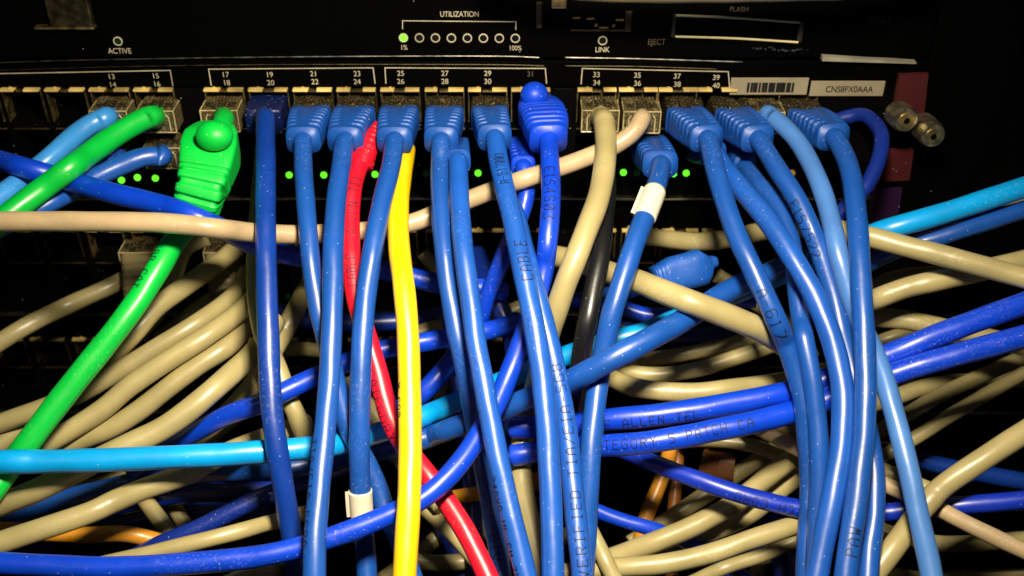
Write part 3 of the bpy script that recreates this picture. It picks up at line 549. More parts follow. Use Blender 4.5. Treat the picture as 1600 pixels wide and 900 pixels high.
KH = [
 ('K1', 32, 26, [(385,375,44),(366,390,38),(340,412,32),(300,440,28),(245,480,24),(205,525,22),(165,565),(130,598),(60,650),(-30,715)], "khaki cable tucked along the lower side of the big green cable"),
 ('K2', 30, 24, [(386,425,44),(380,445,34),(362,465,28),(315,500),(255,537),(195,574),(126,614),(60,640),(-30,672)], "scuffed khaki cable, second below the big green cable at left"),
 ('K3', 33, 20, [(405,455,34),(388,476,26),(330,520),(270,558),(205,602),(165,636),(126,662),(60,700),(-30,745)], "smooth khaki cable, third of the fan below the green cable"),
 ('K4', 33, 22, [(402,470,40),(394,492,30),(362,536),(305,574),(255,612),(215,643),(175,668),(126,687),(60,712),(-30,750)], "khaki cable, fourth of the fan below the green cable"),
 ('K5', 37, 14, [(430,500,34),(404,543,24),(369,577,17),(330,612),(290,645),(250,672),(200,696,12),(150,720,12),(60,765,14),(-30,800,16)], "thickest khaki cable of the left fan, lowest one above the cyan cable"),
 ('K6', 31, 28, [(505,400,50),(468,472,34),(446,515,30),(420,560),(392,605),(350,650,32),(300,690,36)], "khaki cable showing between the navy cable and its right neighbour"),
 ('K7', 35, 14, [(-30,858,8),(127,806,10),(175,785),(220,766),(287,742,15),(340,715,20),(380,697,22),(420,682,24),(480,660,30)], "khaki cable slanting up right directly below the cyan cable at the left edge"),
 ('K8', 26, 12, [(100,895,12),(200,873),(270,856),(353,836),(410,820,16),(440,812,20),(500,795,28)], "slim khaki cable resting just above the royal sweep at bottom left"),
 ('K9', 29, 20, [(412,230,38),(408,270,32),(403,330,28),(399,400,26),(400,460,22),(410,520,18),(432,570),(450,620),(466,655),(480,700,26),(495,760,34)], "khaki cable hanging behind the navy cable and bending out to its right"),
 ('K11', 26, 36, [(215,765,40),(240,800),(265,832),(300,870)], "scuffed khaki stub pointing down right in the dark gap at lower left"),
 ('K12', 24, 44, [(250,755,48),(268,785),(286,815),(310,850)], "short dim khaki stub beside the scuffed one at lower left"),
 ('K14', 22, 44, [(425,552,50),(470,545),(530,553,46)], "short khaki piece right of the navy cable at mid height"),
 ('K13', 30, 10, [(330,925,10),(380,903),(430,888),(480,872,20)], "khaki cable at the bottom edge under the royal sweep"),
 ('K15', 30, 32, [(545,600,44),(570,630),(590,655),(640,735,34),(690,790,30)], "pale khaki cable seen between the sleeved blue cable and the red one"),
 ('K17', 27, 30, [(640,770,40),(670,800),(700,825),(730,858),(780,915)], "khaki cable below the orange one, right of the yellow cable at the bottom"),
 ('K20', 33, 28, [(915,892,22),(953,874,24),(1007,853),(1073,827),(1110,808),(1150,785,30),(1185,757,32),(1230,722,34),(1290,685,36)], "uppermost khaki cable of the lower right fan, running under the deep blue one"),
 ('K21', 29, 34, [(970,890,34),(1040,860),(1107,833),(1165,808),(1205,778,36),(1240,750,38),(1290,722,38)], "middle khaki cable of the lower right fan"),
 ('K22', 32, 20, [(880,897,14),(960,887),(1030,882),(1107,866),(1173,843),(1240,822),(1290,808,24),(1350,790,30)], "lowest and brightest khaki cable of the lower right fan"),
 ('K23', 26, 16, [(895,770,26),(912,806),(928,840),(943,870),(965,915)], "khaki cable poking out below the pale blue printed cable at the bottom"),
 ('K24', 22, 38, [(1070,915,40),(1130,888),(1190,868),(1250,842)], "dim khaki cable under the lowest bright one of the right fan"),
 ('K25', 22, 46, [(1165,930,46),(1190,880),(1215,845)], "short dim khaki cable turning down at the bottom right of centre"),
 ('K26', 36, 10, [(1335,935,12),(1378,880),(1402,848),(1428,812,14),(1455,778,16),(1480,755,14),(1540,715),(1640,650)], "thick khaki cable curving up toward the lower right corner"),
 ('K27', 25, 26, [(1300,700,40),(1340,717,34),(1380,735),(1415,750),(1460,768)], "short khaki cable behind the lightest blue one, right side"),
 ('K29', 22, 34, [(1340,735,40),(1375,715),(1420,690),(1450,672),(1500,640),(1640,560)], "thin khaki cable rising to the right edge above the thick curved one"),
 ('K41', 24, 42, [(1330,700,50),(1385,668),(1430,640),(1480,612),(1640,540)], "dim thin khaki cable rising right, uppermost behind the lightest blue one"),
 ('K31', 24, 42, [(1160,625,46),(1200,650),(1245,675),(1300,705)], "dim khaki cable just under the end of the printed royal pair"),
 ('K32', 22, 40, [(1070,690,48),(1110,688),(1150,692),(1190,700),(1240,725)], "small khaki cable hump above the orange boot"),
 ('K33', 30, 26, [(915,570,40),(940,582,32),(970,598,26),(1010,609),(1080,613),(1150,606),(1220,596,30),(1290,580,36)], "khaki cable curving just above the printed royal pair"),
 ('K34', 25, 36, [(940,560,44),(975,578),(1020,586),(1080,579),(1140,562),(1190,545),(1260,520)], "khaki cable second above the printed royal pair, in half shade"),
 ('K35', 23, 44, [(960,570,50),(1010,562),(1070,553),(1130,541),(1200,520)], "dim khaki cable third above the printed royal pair"),
 ('K36', 33, 18, [(1290,500,36),(1330,482,26),(1367,468),(1415,450),(1475,436,16),(1640,398)], "khaki cable rising to the right edge below the sloping khaki one"),
 ('K37', 20, 36, [(1330,462,44),(1370,443),(1410,430),(1475,424),(1640,410)], "thin dim khaki cable squeezed between two thicker ones at right"),
 ('K38', 31, 28, [(1290,480,40),(1330,490,34),(1370,496),(1415,500),(1475,513),(1640,550)], "scuffed khaki cable just above the two royal cables at the right edge"),
 ('K39', 22, 46, [(1340,550,50),(1385,530),(1430,520),(1500,528)], "dim khaki cable in the gap above the upper royal cable at right"),
 ('K42', 20, 46, [(1330,372,46),(1370,355),(1410,345),(1460,330),(1640,300)], "thin khaki cable peeking out above the cyan cable at right"),
 ('K43', 28, 50, [(-40,560,44),(40,510,44),(100,480),(140,462),(175,446),(215,425,54)], "dim khaki cable behind the green cable at the far left"),
 ('K44', 26, 50, [(325,372,48),(290,388),(276,420),(268,450),(245,490,44),(200,540)], "dim khaki cable dropping from a lower switch plug near the big green cable"),
 ('K45', 26, 56, [(400,430,56),(372,445),(340,462),(300,490,52),(250,530)], "short khaki stub behind the scuffed cable at left"),
 ('K46', 22, 52, [(660,395,54),(680,420),(700,455),(710,500)], "small dim khaki piece right of the yellow cable, upper"),
 ('K47', 24, 46, [(640,525,46),(680,512),(720,508),(780,493),(840,470)], "dim khaki cable behind the yellow cable at mid height"),
 ('K48', 24, 56, [(195,800,56),(260,770),(330,752),(420,738)], "faint khaki cable in the dark gap below the cyan cable"),
 ('K49', 26, 40, [(735,560,46),(700,600),(690,640),(745,700),(756,728),(762,790),(768,840)], "pinkish khaki cable glimpsed left of the port 27 cable"),
 ('K50', 24, 52, [(1120,430,50),(1150,450),(1190,480),(1240,510),(1270,560)], "dim khaki cable between the loose blue boot and the right bundle"),
]
for k, wpx, o, pts, lab in KH:
    cable(k, 'khaki', wpx, o, pts, lab, text=[])
cable('K28', 'pink', 26, 24, [(1110,632,44),(1150,652,36),(1190,672,30),(1240,697,28),(1290,722,26),(1340,740,24),(1380,756,20),(1450,786,18),(1510,818,16),(1640,880,14)], "pinkish beige cable slanting down right behind the right bundle")
cable('O1', 'orange', 24, 44, [(1048,690,48),(1042,725),(1026,768),(1008,812),(998,860),(990,930)], "orange cable descending in the dark gap right of centre")
cable('O2', 'brown', 20, 52, [(1060,690,54),(1058,730),(1054,780),(1050,830),(1050,930)], "brown orange cable right behind the orange one")
cable('O3', 'orange', 23, 38, [(640,800,44),(697,780),(757,769),(800,760,46),(850,745,52)], "orange cable stub between the yellow and blue cables near the bottom")
cable('O4', 'orange', 26, 26, [(-30,826,22),(60,832),(127,836),(190,834),(245,845),(290,862,34)], "orange cable at the lower left edge in the shade of a khaki one")
cable('N1', 'shadeblue', 26, 44, [(1205,820,44),(1216,860),(1226,930)], "dark blue cable end at bottom edge, left of the right bundle")
cable('N2', 'shadeblue', 26, 40, [(1232,820,40),(1243,860),(1250,930)], "dark blue cable at bottom edge touching the right bundle")
cable('N3', 'shadeblue', 30, 40, [(700,470,40),(705,520),(715,600),(728,680),(738,760),(742,840),(745,930)], "very dark blue cable hanging in the shade behind ports 27 and 29 cables")
cable('N4', 'shadeblue', 30, 40, [(500,705,44),(470,740),(430,762),(300,770),(180,790),(60,820),(-30,840)], "dark blue cable in the black gap under the cyan cable")
cable('N5', 'shadeblue', 30, 34, [(745,395,42),(765,450),(790,500),(805,560),(800,640),(795,720)], "dark blue cable in deep shade behind the port 29 cable")
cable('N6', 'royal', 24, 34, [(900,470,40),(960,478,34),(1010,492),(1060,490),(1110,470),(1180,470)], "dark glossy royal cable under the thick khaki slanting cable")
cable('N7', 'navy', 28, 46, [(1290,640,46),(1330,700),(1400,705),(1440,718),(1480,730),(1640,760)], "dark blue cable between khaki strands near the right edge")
cable('N8', 'shadeblue', 28, 50, [(560,640,54),(620,715,50),(680,800,48),(720,880,48),(750,950,48)], "dim navy cable in the dark space under the red cable")
cable('N9', 'shadeblue', 28, 52, [(-40,880,50),(60,850,50),(180,820,50),(300,800,52),(420,800,54)], "dim navy cable behind the orange one at lower left")
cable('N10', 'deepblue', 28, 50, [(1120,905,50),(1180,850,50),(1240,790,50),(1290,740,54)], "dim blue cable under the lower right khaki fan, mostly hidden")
cable('K60', 'khaki', 26, 52, [(600,905,50),(660,860,50),(720,810,52),(800,770,54),(860,745,56)], "dim khaki cable deep behind the red and blue crossing at the bottom")
cable('K61', 'khaki', 26, 50, [(1330,870,50),(1400,900,50),(1470,905,50),(1640,900,50)], "dim khaki cable at the very bottom right behind the lightest blue one")
cable('K62', 'khaki', 26, 54, [(1340,640,54),(1400,620,54),(1470,600,54),(1640,590,54)], "faint khaki cable below the two royal cables at the right edge")
cable('K51', 'khaki', 27, 44, [(985,850,46),(1040,815,44),(1100,775),(1160,735),(1215,700,46),(1270,672,50)], "dim khaki cable above the lower right fan, behind the deep blue one")
cable('K53', 'khaki', 26, 40, [(1320,800,46),(1380,830,42),(1440,845,40),(1500,850,40),(1640,840,40)], "shaded khaki cable crossing under the thick curved one at lower right")
cable('K54', 'khaki', 26, 46, [(420,600,52),(380,640,48),(330,680,46),(260,725,46),(180,750,48),(100,770,50),(-40,790,50)], "shaded khaki cable under the royal and cyan ones at left")
cable('K55', 'khaki', 26, 46, [(620,870,46),(690,880,46),(770,870,48),(850,850,50),(900,830,52)], "shaded khaki cable along the very bottom behind the blue curtain")
cable('N11', 'shadeblue', 28, 46, [(420,480,50),(480,500,48),(560,505,46),(640,500,48),(700,490,52)], "dim navy cable behind the middle of the blue curtain")
cable('N12', 'shadeblue', 28, 50, [(930,500,50),(1000,520,50),(1090,525,50),(1180,510,52)], "dim navy cable in the shade between the two slanting cables")
cable('TOP', 'dull', 34, 2, [(760,-44),(880,-19),(1000,-13),(1120,-13),(1240,-15),(1340,-20),(1460,-44)], "khaki cable lying across the very top above the card slot")
cable('LB', 'blue', 28, 26, [(1012,438,30),(985,452,34),(950,462,40),(900,470,46),(860,480,50)], "loose blue cable end with a smooth boot lying on the tangle right of centre", loose=True)

# ---- depth solver: keeps the drawn order and pushes touching cables apart
keys = list(CB); idx = {k: i for i, k in enumerate(keys)}
SX, SY, SD, SR, SCid, FIX = [], [], [], [], [], []
rng = {}
for k in keys:
    c = CB[k]; Q = catmull(c['pts'], 6.0); n = len(Q); s = len(SX)
    mean_d = np.mean([base(q[1]) + q[2] for q in Q]); near = min(base(q[1]) + q[2] for q in Q)
    c['R'] = c['w'] / 2 * (near * .6 + mean_d * .4) / F
    for j, q in enumerate(Q):
        SX.append(q[0]); SY.append(q[1]); d = base(q[1]) + q[2]
        SD.append(min(d, panel_depth(q[1]) - c['R'] * 1.25 - .8)); SR.append(c['R']); SCid.append(idx[k])
        FIX.append(1 if (j < 3 and ('boot' in c or 'plug' in c or 'ball' in c or 'gboot' in c)) else 0)
    rng[k] = (s, s + n)
# fixed obstacle samples for boots
for k in keys:
    c = CB[k]
    if 'boot' in c:
        _, bx, by, w0, w1 = c['boot']; x1, y1 = c['pts'][0][:2]; d1 = SD[rng[k][0]]; d0 = panel_depth(by) - 6; kk = .85 if by < 190 else .5
        for t in np.linspace(.1, 1, 6):
            SX.append(bx + (x1 - bx) * t); SY.append(by + (y1 - by) * t); SD.append(d0 + (d1 - d0) * t); SR.append((w0 + (w1 - w0) * t) / 2 * 320 / F * kk); SCid.append(idx[k]); FIX.append(1)
for (x, y, d, r) in ((330,225,311,6.5),(328,245,309,7.6),(322,265,307,7.2),(317,285,306,6.2),(312,305,306,5.8),(307,325,306,5.2)):
    SX.append(x); SY.append(y); SD.append(d); SR.append(r); SCid.append(idx['G1']); FIX.append(1)
for (x, y, d, r) in ((842,165,325,7.0),(848,185,323,7.0),(852,205,322,6.5)):
    SX.append(x); SY.append(y); SD.append(d); SR.append(r); SCid.append(idx['V8']); FIX.append(1)
SX, SY, SD, SR, SCid, FIX = map(np.array, (SX, SY, SD, SR, SCid, FIX)); SD = SD.astype(float)
pi, pj = [], []
N = len(SX)
for i in range(N):
    dx = np.abs(SX[i + 1:] - SX[i]); dy = np.abs(SY[i + 1:] - SY[i])
    lim = (SR[i + 1:] + SR[i]) * F / 280
    j = np.nonzero((np.hypot(dx, dy) < lim) & (SCid[i + 1:] != SCid[i]))[0] + i + 1
    pi += [i] * len(j); pj += list(j)
pi = np.array(pi); pj = np.array(pj)
sgn = np.where(SD[pi] < SD[pj], 1.0, -1.0)          # 1: i in front of j
runs = {}
for e in np.lexsort((pj, pi)):
    runs.setdefault((SCid[pi[e]], SCid[pj[e]]), []).append(e)
for es in runs.values():
    es = np.array(es); cuts = np.nonzero(np.diff(pi[es]) > 5)[0] + 1
    for blk in np.split(es, cuts):
        dd = SD[pj[blk]] - SD[pi[blk]]; dist = np.hypot(SX[pi[blk]] - SX[pj[blk]], SY[pi[blk]] - SY[pj[blk]])
        wgt = np.exp(-(dist / 14.0) ** 2)
        sgn[blk] = 1.0 if (dd * wgt).sum() > 0 else -1.0
pd_ = np.array([panel_depth(y) for y in SY])
D0 = SD.copy()
for it in range(700):
    mid = (SD[pi] + SD[pj]) / 2; s = np.hypot(SX[pi] - SX[pj], SY[pi] - SY[pj]) * mid / F
    RR = SR[pi] + SR[pj] + .15; need = np.sqrt(np.maximum(RR ** 2 - s ** 2, 0)) * 1.02
    gap = (SD[pj] - SD[pi]) * sgn; v = np.maximum(need - gap, 0) * sgn
    v = np.where(s < RR, v, 0)
    wi = np.where(FIX[pi] == 1, 0, 1.0); wj = np.where(FIX[pj] == 1, 0, 1.0); tot = np.maximum(wi + wj, 1)
    mvn = np.zeros(N); mvp = np.zeros(N)
    a = -v * wi / tot; b = v * wj / tot
    np.minimum.at(mvn, pi, a); np.minimum.at(mvn, pj, b); np.maximum.at(mvp, pi, a); np.maximum.at(mvp, pj, b)
    SD += .5 * (mvn + mvp)
    if it < 660:
        for k in keys:
            s0, s1 = rng[k]; d = SD[s0:s1]; L = np.zeros_like(d); L[1:-1] = (d[:-2] + d[2:]) / 2 - d[1:-1]
            L[FIX[s0:s1] == 1] = 0; d = d + .5 * L; L2 = np.zeros_like(d); L2[1:-1] = (d[:-2] + d[2:]) / 2 - d[1:-1]; L2[FIX[s0:s1] == 1] = 0; SD[s0:s1] = d + .5 * L2
    SD += .01 * (D0 - SD) * (1 - FIX)
    SD = np.where(FIX == 1, D0, np.minimum(SD, pd_ - SR - .6))

GROUPS = {'khaki': 'khaki grey network cables', 'blue': 'blue network cables', 'blue2': 'blue network cables', 'royal': 'royal blue network cables', 'navy': 'dark blue network cables'}
# ---- shapes: boots and plugs
def loft(P, up, halfw, halfh, nexp, name, mat, parent, rib=None, nseg=56, rings=60):
    """super-elliptic loft along P; rib(t, a) gives the radial offset in mm (a measured from the top)"""
    P = np.array(P, float); s = np.concatenate([[0], np.cumsum(np.linalg.norm(np.diff(P, axis=0), axis=1))]); L = s[-1]
    V = []; t_ = np.linspace(0, 1, rings)
    Q = np.array([[np.interp(t * L, s, P[:, i]) for i in range(3)] for t in t_]); T = np.gradient(Q, axis=0)
    for it, t in enumerate(t_):
        T0 = T[it] / np.linalg.norm(T[it]); u = up - T0 * np.dot(up, T0); u /= np.linalg.norm(u); sd = np.cross(T0, u)
        a, b, n = halfw(t), halfh(t), nexp(t)
        for j in range(nseg):
            th = 2 * math.pi * j / nseg; c, q = math.cos(th), math.sin(th)
            x = a * math.copysign(abs(c) ** (2 / n), c); y = b * math.copysign(abs(q) ** (2 / n), q)
            f = rib(t, th) if rib else 0
            l = math.hypot(x, y); x += f * x / l; y += f * y / l
            V.append(Q[it] + sd * x + u * y)
    m = nseg
    Fc = [[i * m + j, i * m + (j + 1) % m, (i + 1) * m + (j + 1) % m, (i + 1) * m + j] for i in range(rings - 1) for j in range(m)]
    Fc += [list(range(m))[::-1], [(rings - 1) * m + j for j in range(m)]]
    return mesh(name, V, Fc, mat, parent, True)
def sm(a, b, x): x = min(max((x - a) / (b - a), 0), 1); return x * x * (3 - 2 * x)
def grooves(t0, t1, n, depth, gap, two=True, wrap=1.35, lo=.22):
    def f(t, th):
        if t < t0 or t > t1: return 0
        ph = (t - t0) / (t1 - t0) * n; fr = ph % 1
        g = 1 if .30 < fr < .95 else 0
        g = min(sm(lo, lo + .14, fr), 1 - sm(.84, .98, fr))
        a = abs(th - math.pi / 2)
        a = min(a, 2 * math.pi - a)
        mask = 1 - sm(wrap, wrap + .25, a)
        if two: mask *= sm(gap * .5, gap * 1.5, a)
        return -depth * g * mask
    return f
def rj45(px, py, style, parent, inner=None):
    """clear modular plug seated in a port, its body along Y"""
    q = on_y(px, py, 0); x = q[0]; z = q[2] - 4.0
    if style == 'navy':
        loft([(x, 4, z), (x, -9.5, z)], np.array([0, 0, 1.]), lambda t: 6.0 - .3 * t, lambda t: 4.2, lambda t: 9, "plug", plastic('dark_navy_plug', (.002, .008, .07), rough=.4, dust=3), parent, None, 32, 12)
        return
    m = MB(); m.box(x - 5.85, x + 5.85, -8.6, 8, z - 3.9, z + 3.6, .35); b = m.build("plug", M_CLEAR if inner in BOOT.values() else M_CLEAR2, parent)
    for i in range(8):
        wx = x - 3.6 + i * 1.03
        P = [(wx * .6 + x * .4, -7.8, z), (wx, -4, z + 1.2 + .5 * (i % 2)), (wx, 6, z + 1.9)]
        w_ = MB().tube(catmull(P, 1.5), .46, 7).build("wire", M_WIRE[(0, 1, 2, 3, 1, 2, 0, 4)[i]], b, True)
        w_.parent = b
        w_.matrix_parent_inverse = Matrix.Identity(4)
        for v in w_.data.vertices: v.co -= Vector(0 * np.array([1, 1, 1]))
    if inner: MB().box(x - 4.6, x + 4.6, -8.2, -4.5, z - 3, z + 3, .4).build('strain_relief', inner, b)
    # contacts seen through the top, near the port
    m = MB()
    for i in range(8): m.box(x - 3.75 + i * 1.03, x - 3.4 + i * 1.03, -1.4, 6, z + 2.3, z + 3.75)
    m.build("contacts", M_BRASS, b)
    m = MB(); m.box(x - 1.8, x + 1.8, -8.4, -2, z + 4.0, z + 4.7, .15); m.box(x - 4.8, x - 2.2, -6.4, -3, z + 3.62, z + 3.9, .1); m.box(x + 2.2, x + 4.8, -6.4, -3, z + 3.62, z + 3.9, .1)
    m.build("latch_tab", M_CLEAR, b)
    if inner not in BOOT.values():
        e = MB()
        for zz in (z + 3.5, z - 3.8):
            e.tube([(x - 5.75, -8.55, zz), (x + 5.75, -8.55, zz)], .20, 6)
        for sx in (-1, 1):
            e.tube([(x + 5.75 * sx, -8.55, z - 3.8), (x + 5.75 * sx, -8.55, z + 3.5)], .20, 6); e.tube([(x + 5.75 * sx, -8.5, z + 3.5), (x + 5.75 * sx, -1, z + 3.5)], .18, 6)
            e.tube([(x + 4.1 * sx, -8.75, z - 3.2), (x + 4.1 * sx, -8.75, z + 1.2), (x + 3.4 * sx, -8.8, z + 2.4)], .22, 6)
        e.build("plug_rim_glint", M_RIM, b)  # added edge tubes stand in for glints on the clear plastic
# children of a mesh part: same origin as the root, so the identity offset is right
_mesh0 = mesh
def mesh(name, V, Fc, mat, parent=None, smooth=False):
    org = None; p = parent
    while p is not None and 'org' not in p: p = p.parent
    org = np.array(p['org']) if p is not None else np.zeros(3)
    me = bpy.data.meshes.new(name); me.from_pydata([tuple((np.array(v) - org) * MM) for v in V], [], Fc); me.update()
    return link(name, me, mat, parent, smooth)

UPZ = np.array([0, 0, 1.0])
for k in keys:
    c = CB[k]; s0, s1 = rng[k]; R = c['R']
    P3 = np.array([at_depth(SX[i], SY[i], SD[i]) for i in range(s0, s1)])
    for _ in range(2):
        P3[1:-1] = P3[1:-1] * .5 + (P3[:-2] + P3[2:]) * .25
    compound = any(q in c for q in ('boot', 'plug', 'sleeve', 'ball', 'gboot', 'loose')) or c.get('text')
    if 'boot' in c or 'ball' in c:                    # the jacket runs a little way inside its boot
        if 'boot' in c: bp = on_y(c['boot'][1], c['boot'][2], 0) - np.array([0, 9, 4.2])
        else: bp = on_y(845, 165, -9)
        d = bp - P3[0]; d /= np.linalg.norm(d)
        P3 = np.vstack([P3[0] + d * 5, P3[0] + d * 2.5, P3])
    elif 'plug' in c and c['plug'][2] in ('clear', 'navy'):
        q = on_y(c['plug'][0], c['plug'][1], 0); ex = np.array([q[0], -8.6, q[2] - 2.4])
        far = [p for p in P3 if p[1] < -9.5 and np.linalg.norm(p - ex) > 8.5]
        P3 = np.vstack([ex + [0, 1.6, 0], ex + [0, -.6, 0] + .10 * (far[0] - ex)] + far)
    for end in (0, 1):
        Q = P3 if end else P3[::-1]; a, b = Q[-1], Q[-4]; rel = a - CAM; dd = np.dot(rel, FW)
        ux, uy = 800 + F * np.dot(rel, RT) / dd, 450 + F * np.dot(rel, DN) / dd
        if ux < 0 or ux > 1600 or uy > 902:
            d = (a - b) / np.linalg.norm(a - b); tail = []
            p = a.copy()
            for _ in range(9):
                d = d + np.array([0, .02, -.10]); d /= np.linalg.norm(d); p = p + d * 11; tail.append(p.copy())
            Q = np.vstack([Q] + tail); P3 = Q if end else Q[::-1]
    seed = idx[k] * 1.3
    P = catmull(P3, 1.3)
    V, Fc = tube_geo(P, R, 26, True, .011, seed)
    # weight-paint free jacket
    org = P3[0]
    grp = GROUPS.get(c['col'])
    if compound:
        rt = root("network_cable", org); tag(rt, c['label'], "cable", grp)
        mesh("jacket", V, Fc, MAT[c['col']], rt, True)
    else:
        rt = None
        me_o = [tuple((np.array(v) - org)) for v in V]
        o = mesh("network_cable", me_o, Fc, MAT[c['col']], None, True); o.location = Vector(org) * MM
        tag(o, c['label'], "cable", grp)
    bcol = {'blue2': 'blue', 'sky': 'blue'}.get(c['col'], c['col'])
    if 'boot' in c:
        _, bx, by, w0, w1 = c['boot']
        q = on_y(bx, by, 0); lower = by > 190
        a0 = np.array([q[0], -3 if lower else -7.2, q[2] - 4.2]); 
        if k == 'R': a0 = at_depth(592, 196, 332)
        e = P3[2] + (P3[1] - P3[2]) / np.linalg.norm(P3[2] - P3[1]) * 1.6
        mid = (a0 + e) / 2 + np.array([0, -1.2, .5])
        hw0 = w0 / 2 * 332 / F; hw1 = w1 / 2 * 320 / F * 1.07
        hh0 = 4.1 if w0 > 40 else hw0 * .9; hh1 = max(R + 1.1, 4.1) if w1 > 40 else R + .7
        if k == 'R': hw0, hh0, hw1, hh1 = 1.7, 1.8, 3.9, 3.7
        loft(catmull([a0, mid, e], 1), UPZ, lambda t: hw0 + (hw1 - hw0) * t ** 1.2, lambda t: hh0 + (hh1 - hh0) * t + .3 * math.sin(math.pi * t), (lambda t: 8 - 4.4 * t ** 1.5) if k != 'R' else (lambda t: 2.4),
             "boot", BOOT.get(bcol, BOOT['blue']), rt, grooves(.12, .90, 6, .85, .11, k != 'R', 1.35, .50) if k != 'R' else grooves(.1, .98, 7, .45, 0, False, 3.3, .5), 96, 130)
        if not lower:
            loft([a0 + [0, .1, 0], a0 + [0, -1.6, 0]], UPZ, lambda t: hw0 + .15, lambda t: hh0 + .15, lambda t: 7, "boot_collar", BOOT.get(bcol, BOOT['blue']), rt, None, 40, 8)
    if 'plug' in c:
        rj45(*c['plug'], rt, BOOT.get(bcol) if 'boot' in c else MAT[c['col']])
    if 'sleeve' in c:
        ya, yb = c['sleeve']
        ys = np.array([450 + F * np.dot(p - CAM, DN) / np.dot(p - CAM, FW) for p in P]); sel = P[(ys > ya) & (ys < yb)]
        V, Fc = tube_geo(sel, R * 1.13, 30, True); mesh("label_sleeve", V, Fc, MAT['white'], rt, True)
        a = sel[[0, -1]]; 
        _, T_, _, _ = frames(sel); n = CAM - sel.mean(0); t_ = T_[len(T_) // 2]; side = np.cross(n, t_); side /= np.linalg.norm(side)
        fl_ = [sel[0] + side * R * 1.1 * sg for sg in (1,)]  # overlapping tag edge
        o_ = np.array([side * R * 1.05, side * R * 1.75])
        up_ = n / np.linalg.norm(n)
        V = []; 
        for p_ in sel: V += [p_ - side * R * 1.0 + up_ * .9, p_ - side * R * 1.42 + up_ * .2, p_ - side * R * 1.40 - up_ * .1, p_ - side * R * 1.0 + up_ * .5]
        Fq = [[4 * i + j, 4 * i + (j + 1) % 4, 4 * i + 4 + (j + 1) % 4, 4 * i + 4 + j] for i in range(len(sel) - 1) for j in range(4)]
        mesh("sleeve_flap", V, Fq, MAT['white'], rt)
    if c.get('ball'):
        a0 = on_y(841, 171, -6) ; e = P3[2]; mid = (a0 + e) / 2 + np.array([.3, -1.5, 1.6])
        loft(catmull([a0, mid, e], 1), UPZ, lambda t: float(np.interp(t, [0, .08, .3, .7, 1], [5.6, 6.6, 7.2, 6.9, 5.6])), lambda t: 4.6 + .2 * t, lambda t: 5 - 1.4 * t,
             "boot", BOOT['royal'], rt, grooves(.24, .90, 7, .55, 0, False, 1.15, .5), 96, 130)
        b = on_y(835, 149, -10)
        bm = bmesh.new(); bmesh.ops.create_uvsphere(bm, u_segments=36, v_segments=24, radius=1)
        V = [b + np.array([v.co.x * 4.35, v.co.y * 4.2, v.co.z * 4.1]) for v in bm.verts]; bm.verts.index_update(); Fc = [[v.index for v in f.verts] for f in bm.faces]; bm.free()
        mesh("latch_dome", V, Fc, BOOT['royal'], rt, True)
    if c.get('gboot'):
        e = P3[0]
        px_ = [(337, 204, 322), (332, 225, 315), (327, 250, 310), (321, 275, 307), (314, 300, 305)]
        pp = [at_depth(*a) for a in px_] + [e]
        def rb(t, th):
            return grooves(.57, .99, 7, 1.0, 0, False, 3.3, .5)(t, th) if t > .56 else 0
        upc = np.array([.10, -.80, .58])
        loft(catmull(pp, 1), upc, lambda t: float(np.interp(t, [0, .05, .25, .38, .5, .75, 1], [3.8, 5.2, 7.6, 8.0, 7.6, 6.6, 5.6])), lambda t: float(np.interp(t, [0, .05, .25, .5, .8, 1], [3.0, 4.2, 5.4, 5.6, 5.0, 4.6])),
             lambda t: float(np.interp(t, [0, .1, .4, .6, 1], [4, 9, 10, 8, 5])), "boot", BOOT['green'], rt, rb, 120, 200)
        b = at_depth(335, 212, 304)
        bm = bmesh.new(); bmesh.ops.create_uvsphere(bm, u_segments=32, v_segments=20, radius=1)
        V = [b + np.array([v.co.x * 5.2, v.co.y * 4.6, v.co.z * 4.2]) for v in bm.verts]; bm.verts.index_update(); Fc = [[v.index for v in f.verts] for f in bm.faces]; bm.free()
        mesh("latch_dome", V, Fc, BOOT['green'], rt, True)
        q = on_y(350, 152, 0)
        V, Fc = tube_geo(catmull([[q[0], -5, q[2] - 4.2], at_depth(349, 186, 324), at_depth(342, 205, 315), at_depth(336, 222, 312)], 1), [3.0], 24) if False else tube_geo(catmull([[q[0], -5, q[2] - 4.2], at_depth(350, 186, 322), at_depth(344, 205, 312), at_depth(338, 222, 310)], 1), 3.0, 24)
        mesh("boot_neck", V, Fc, BOOT['green'], rt, True)
        # raised flat pad edge on the boot
        A = [at_depth(x, y, 301.5) for x, y in ((293, 244), (316, 245), (336, 248))]
        rj45(350, 152, 'clear', rt)
    if c.get('loose'):
        pts = [(1110, 409, 318), (1100, 412, 317), (1085, 420, 315), (1050, 428, 314), (1022, 436, 313)]
        pp = [at_depth(*a) for a in pts]
        loft(catmull(pp, 1), -DN, lambda t: 4.0, lambda t: float(np.interp(t, [0, .12, .25, .7, 1], [1.8, 2.2, 5.4, 5.0, 3.6])), lambda t: 3.2, "boot", BOOT['blue'], rt, grooves(.8, .98, 3, .4, 0, False, 2), 48, 60)
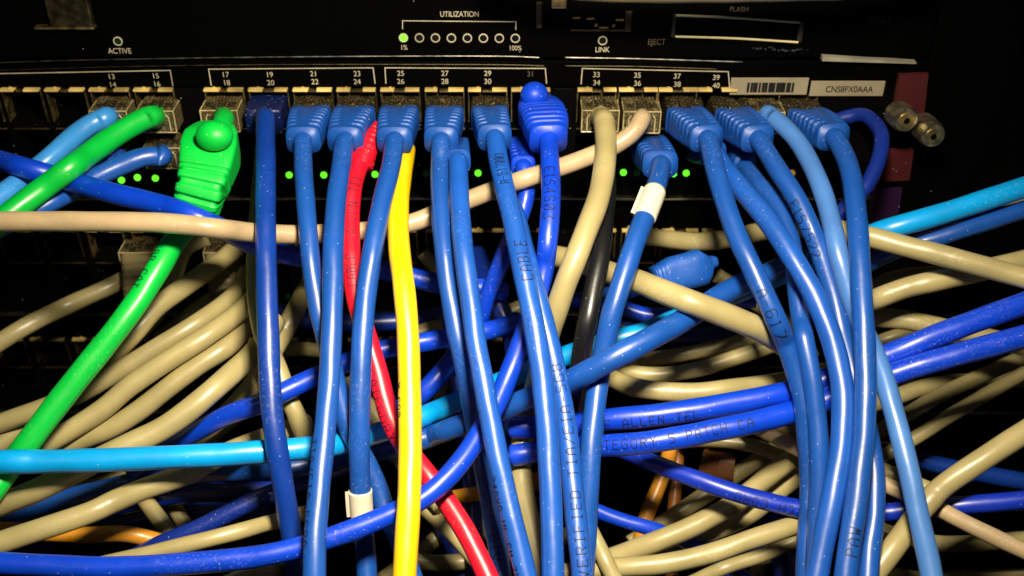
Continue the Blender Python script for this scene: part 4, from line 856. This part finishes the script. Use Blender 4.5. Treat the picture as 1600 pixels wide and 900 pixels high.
    for tx in c.get('text') or []:
        txt, pos, h, dr, phi, ink = tx[:6]; hor = len(tx) > 6
        proj = np.array([(800 + F * np.dot(p - CAM, RT) / np.dot(p - CAM, FW)) if hor else (450 + F * np.dot(p - CAM, DN) / np.dot(p - CAM, FW)) for p in P])
        if hor and tx[0] != "PATCH CORD" or True:
            j = int(np.argmin(np.abs(proj - pos) + (np.arange(len(P)) > len(P) * .5) * (30 if k == 'V8' else 0)))
        sl = np.concatenate([[0], np.cumsum(np.linalg.norm(np.diff(P, axis=0), axis=1))])[j]
        strokes_on_tube(P, R, txt, sl, h, dr, phi, rt, M_INK, stretch={'A-617001': .55, 'CABLE': .7, 'E154S03': .8, 'ALLEN TEL': .72, 'A-617': .8, 'E157522': .8, 'VERIFIED TIA/EIA-568': .97}.get(txt, .85))

# orange boot lying in the gap
ob = root("loose_boot", at_depth(1120, 728, 325)); tag(ob, "worn orange plug boot lying in the dark gap below the printed royal pair", "plug boot")
loft(catmull([at_depth(1096, 722, 345), at_depth(1115, 727, 344), at_depth(1146, 732, 343)], 1), -DN, lambda t: 4.5, lambda t: 4.4 - .6 * abs(t - .4), lambda t: 4.5, "boot_body", plastic('brown_boot_rubber', (.13, .042, .006), rough=.5), ob, grooves(.1, .5, 3, .4, 0, False, 2), 40, 40)
# unused clear plugs with khaki boots in the second switch
for i, (px, py, lab) in enumerate([(222, 372, "clear plug with khaki boot in the second switch, left of the big green cable"), (352, 372, "clear plug in the second switch, right of the big green cable")]):
    q = on_y(px, py, 0); r_ = root("seated_plug", (q[0], 0, q[2])); tag(r_, lab, "plug")
    rj45(px, py, 'clear', r_)
    a = np.array([q[0], -6, q[2] - 4.5]); e = a + np.array([2.5, -17, -6])
    loft(catmull([a, (a + e) / 2 + [0, 0, .8], e], 1), UPZ, lambda t: 5.8 - 2 * t, lambda t: 4.2 - .8 * t, lambda t: 5 - 2 * t, "boot", BOOT['khaki'], r_, grooves(.2, .9, 5, .4, .1, True, 1.2), 40, 50)
for o in bpy.data.objects:
    if 'org' in o: del o['org']
